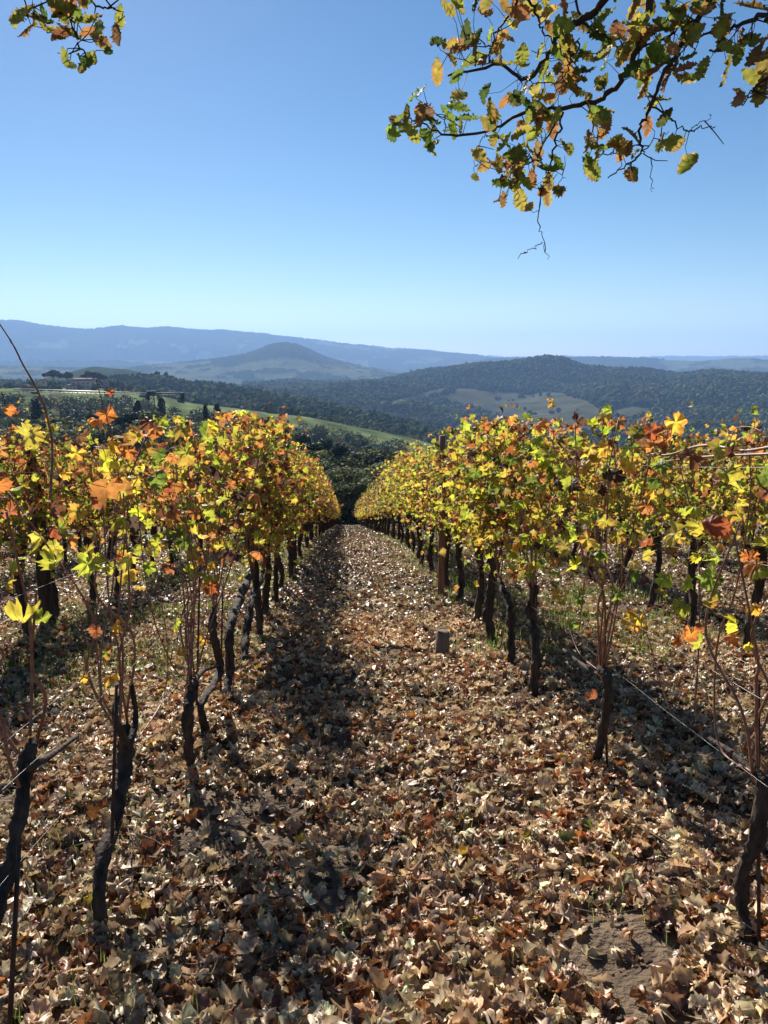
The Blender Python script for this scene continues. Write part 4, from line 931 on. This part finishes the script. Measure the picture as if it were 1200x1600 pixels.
def clus(px, py, D, n, sp, probs):
    n = max(1, int(n * .82 + R_.random())); q = O(px, py, D) + rn(n) * [sp, sp * 1.4, sp]; pos.append(q); cA.append(pal(OAKC, probs, n, .15))
GR, MX, BW = [3, 3, 1.2, .3, .3, 2], [2.5, 2.5, 1.6, 1.0, 1.0, 1.2], [1, 1, 1.2, 2, 2.2, .6]
for a in ((640, 180, 2.63, 6, .03, MX), (668, 190, 2.6, 5, .035, MX), (690, 195, 2.6, 4, .04, MX), (655, 205, 2.6, 3, .03, MX), (672, 235, 2.6, 2, .02, MX), (622, 190, 2.62, 3, .02, GR), (685, 68, 2.5, 1, .005, BW), (692, 105, 2.5, 2, .012, MX), (752, 30, 2.45, 2, .02, BW),
          (735, 50, 2.5, 4, .035, MX), (735, 80, 2.5, 4, .035, MX), (728, 110, 2.5, 3, .03, GR), (728, 145, 2.5, 3, .03, GR), (732, 168, 2.52, 3, .025, GR), (760, 160, 2.52, 4, .03, GR), (795, 85, 2.48, 6, .04, MX), (808, 140, 2.45, 5, .03, [1, 1, .3, .2, .3, 5]), (815, 30, 2.4, 3, .03, BW),
          (770, 210, 2.55, 4, .03, MX), (775, 235, 2.55, 3, .02, BW), (742, 275, 2.6, 1, .004, GR), (795, 255, 2.55, 8, .04, BW), (815, 245, 2.5, 8, .04, MX), (800, 285, 2.52, 8, .035, MX), (830, 270, 2.5, 8, .035, BW), (845, 290, 2.5, 5, .03, BW), (875, 298, 2.5, 1, .004, GR), (825, 325, 2.5, 1, .004, BW), (886, 233, 2.5, 1, .004, BW), (850, 205, 2.5, 3, .03, BW), (830, 195, 2.5, 2, .02, GR),
          (855, 150, 2.45, 8, .04, GR), (845, 110, 2.45, 6, .04, MX), (860, 60, 2.42, 5, .035, GR), (900, 100, 2.4, 7, .05, GR), (920, 60, 2.4, 9, .05, GR), (935, 20, 2.35, 10, .06, GR), (905, 20, 2.38, 6, .05, GR), (960, 80, 2.38, 7, .045, MX), (975, 110, 2.38, 6, .035, BW), (985, 40, 2.32, 6, .05, MX), (1010, 100, 2.3, 4, .035, GR), (860, 175, 2.48, 5, .035, GR), (885, 140, 2.45, 5, .04, MX), (875, 30, 2.4, 4, .03, BW),
          (930, 185, 2.42, 2, .02, BW), (945, 235, 2.4, 5, .035, GR), (935, 260, 2.4, 4, .025, GR), (950, 210, 2.4, 4, .025, MX), (975, 235, 2.4, 4, .025, BW), (985, 250, 2.38, 2, .015, BW), (1055, 212, 2.3, 2, .02, MX), (1057, 228, 2.3, 1, .004, MX), (1076, 256, 2.3, 1, .002, MX), (1045, 210, 2.32, 2, .015, BW),
          (1030, 70, 2.25, 4, .04, BW), (1050, 110, 2.25, 2, .02, BW), (1085, 85, 2.22, 5, .035, MX), (1075, 100, 2.22, 3, .025, MX), (1125, 85, 2.2, 4, .03, MX), (1060, 20, 2.2, 6, .05, GR), (1110, 10, 2.15, 6, .05, MX), (1075, 5, 2.2, 5, .04, GR), (1140, 20, 2.1, 3, .03, BW), (1185, 60, 2.1, 4, .03, GR), (1195, 85, 2.1, 4, .03, BW), (1165, 65, 2.1, 3, .03, MX), (1165, 150, 2.1, 2, .015, BW), (1197, 145, 2.1, 3, .015, BW), (1190, 20, 2.05, 5, .04, MX), (1015, 5, 2.3, 5, .05, GR), (705, 10, 2.5, 3, .02, MX), (745, 5, 2.5, 1, .01, BW), (820, -5, 2.4, 4, .04, MX),
          (40, 15, 1.8, 4, .022, MX), (52, 30, 1.8, 3, .015, BW), (70, 15, 1.8, 6, .022, GR), (90, 10, 1.8, 4, .018, MX), (75, 35, 1.8, 3, .014, MX), (125, 20, 1.8, 5, .02, BW), (140, 30, 1.8, 5, .022, MX), (160, 40, 1.8, 4, .02, BW), (180, 45, 1.8, 2, .01, MX), (190, 22, 1.8, 2, .012, BW), (112, 85, 1.8, 4, .014, MX), (125, 92, 1.8, 2, .01, MX), (150, 100, 1.8, 2, .012, BW), (106, 45, 1.8, 1, .005, BW), (38, 45, 1.8, 1, .004, BW)):
    clus(*a)
if leafpts:
    lp = np.array([a for a, b in leafpts]); pos.append(lp); cA.append(pal(OAKC, BW, len(lp), .2))
pos = np.vstack(pos); cA = np.vstack(cA); n = len(pos)
brp = np.vstack(brp); dm = np.linalg.norm(pos[:, None] - brp[None], axis=2); ni = dm.argmin(1); nd = dm.min(1); near = brp[ni]
pos = near + (pos - near) * np.minimum(1, .11 / (nd + 1e-6))[:, None]
pet = Geo()
for a_, b_ in zip(near, pos):
    if np.linalg.norm(b_ - a_) > .012: pet.tube([a_, (a_ + b_) / 2 + R_.normal(0, .007, 3), b_], [.0012, .0009, .0007], 4, cap=False)
cB = np.where(R_.random((n, 1)) < .45, pal([(.35, .17, .05), (.42, .30, .06)], [1, 1], n), cA)
# crown beyond the frame
nc_ = 2600; q = rn(nc_); q /= np.linalg.norm(q, axis=1)[:, None]; q = q * R_.uniform(.5, 1, (nc_, 1)) * [2.6, 2.2, 1.5] + [.6, -1.2, 5.6]
wp = q + ob_ - [0, 0, CAMZ]; fw = wp @ F_; keep = (fw < .05) ; q = q[keep]; nq = len(q)
cq = pal(OAKC, GR, nq); pos2 = np.vstack([pos, q]); cA = np.vstack([cA, cq]); cB = np.vstack([cB, cq]); n2 = len(pos2)
nrm = np.vstack([np.array([[0, -.55, .35]]) + .75 * rn(n), rn(nq)]); tip = np.vstack([np.array([[0, 0, -.8]]) + .7 * rn(n), rn(nq)])
sz = np.concatenate([R_.uniform(.046, .084, n), R_.uniform(.07, .1, nq)])
wpd = pos + ob_; left = wpd[:, 0] < -.3; sz[:n][left] *= .72
V, T, CC = scatter(OK_HI, pos2, frames(nrm, tip), sz, cA, cB)
V, T, CC = with_stalks(V, T, CC * 1.0, pet); CC[-len(np.vstack(pet.V)):] = (.05, .04, .03)
link('foliage', mesh('oak_foliage', V, T, M['oleaf'], CC), oak)

# =================================================================== HAZE
G = Geo(); zlo, zhi = -176.5, 400.0; G.box((0, 0, (zlo + zhi) / 2), (28400, 28400, zhi - zlo))
hm_ = bpy.data.materials.new('haze'); hm_.use_nodes = True; t = hm_.node_tree; t.nodes.clear()
out = t.nodes.new('ShaderNodeOutputMaterial'); pv_ = t.nodes.new('ShaderNodeVolumePrincipled')
pv_.inputs['Color'].default_value = (.34, .57, 1.0, 1); pv_.inputs['Density'].default_value = 1.05e-4; pv_.inputs['Anisotropy'].default_value = .2
t.links.new(pv_.outputs[0], out.inputs['Volume'])
hz = link('haze', G.mesh('haze', hm_, False)); tag(hz, 'thin blue autumn haze lying over the valley and hills', 'haze', kind='stuff')
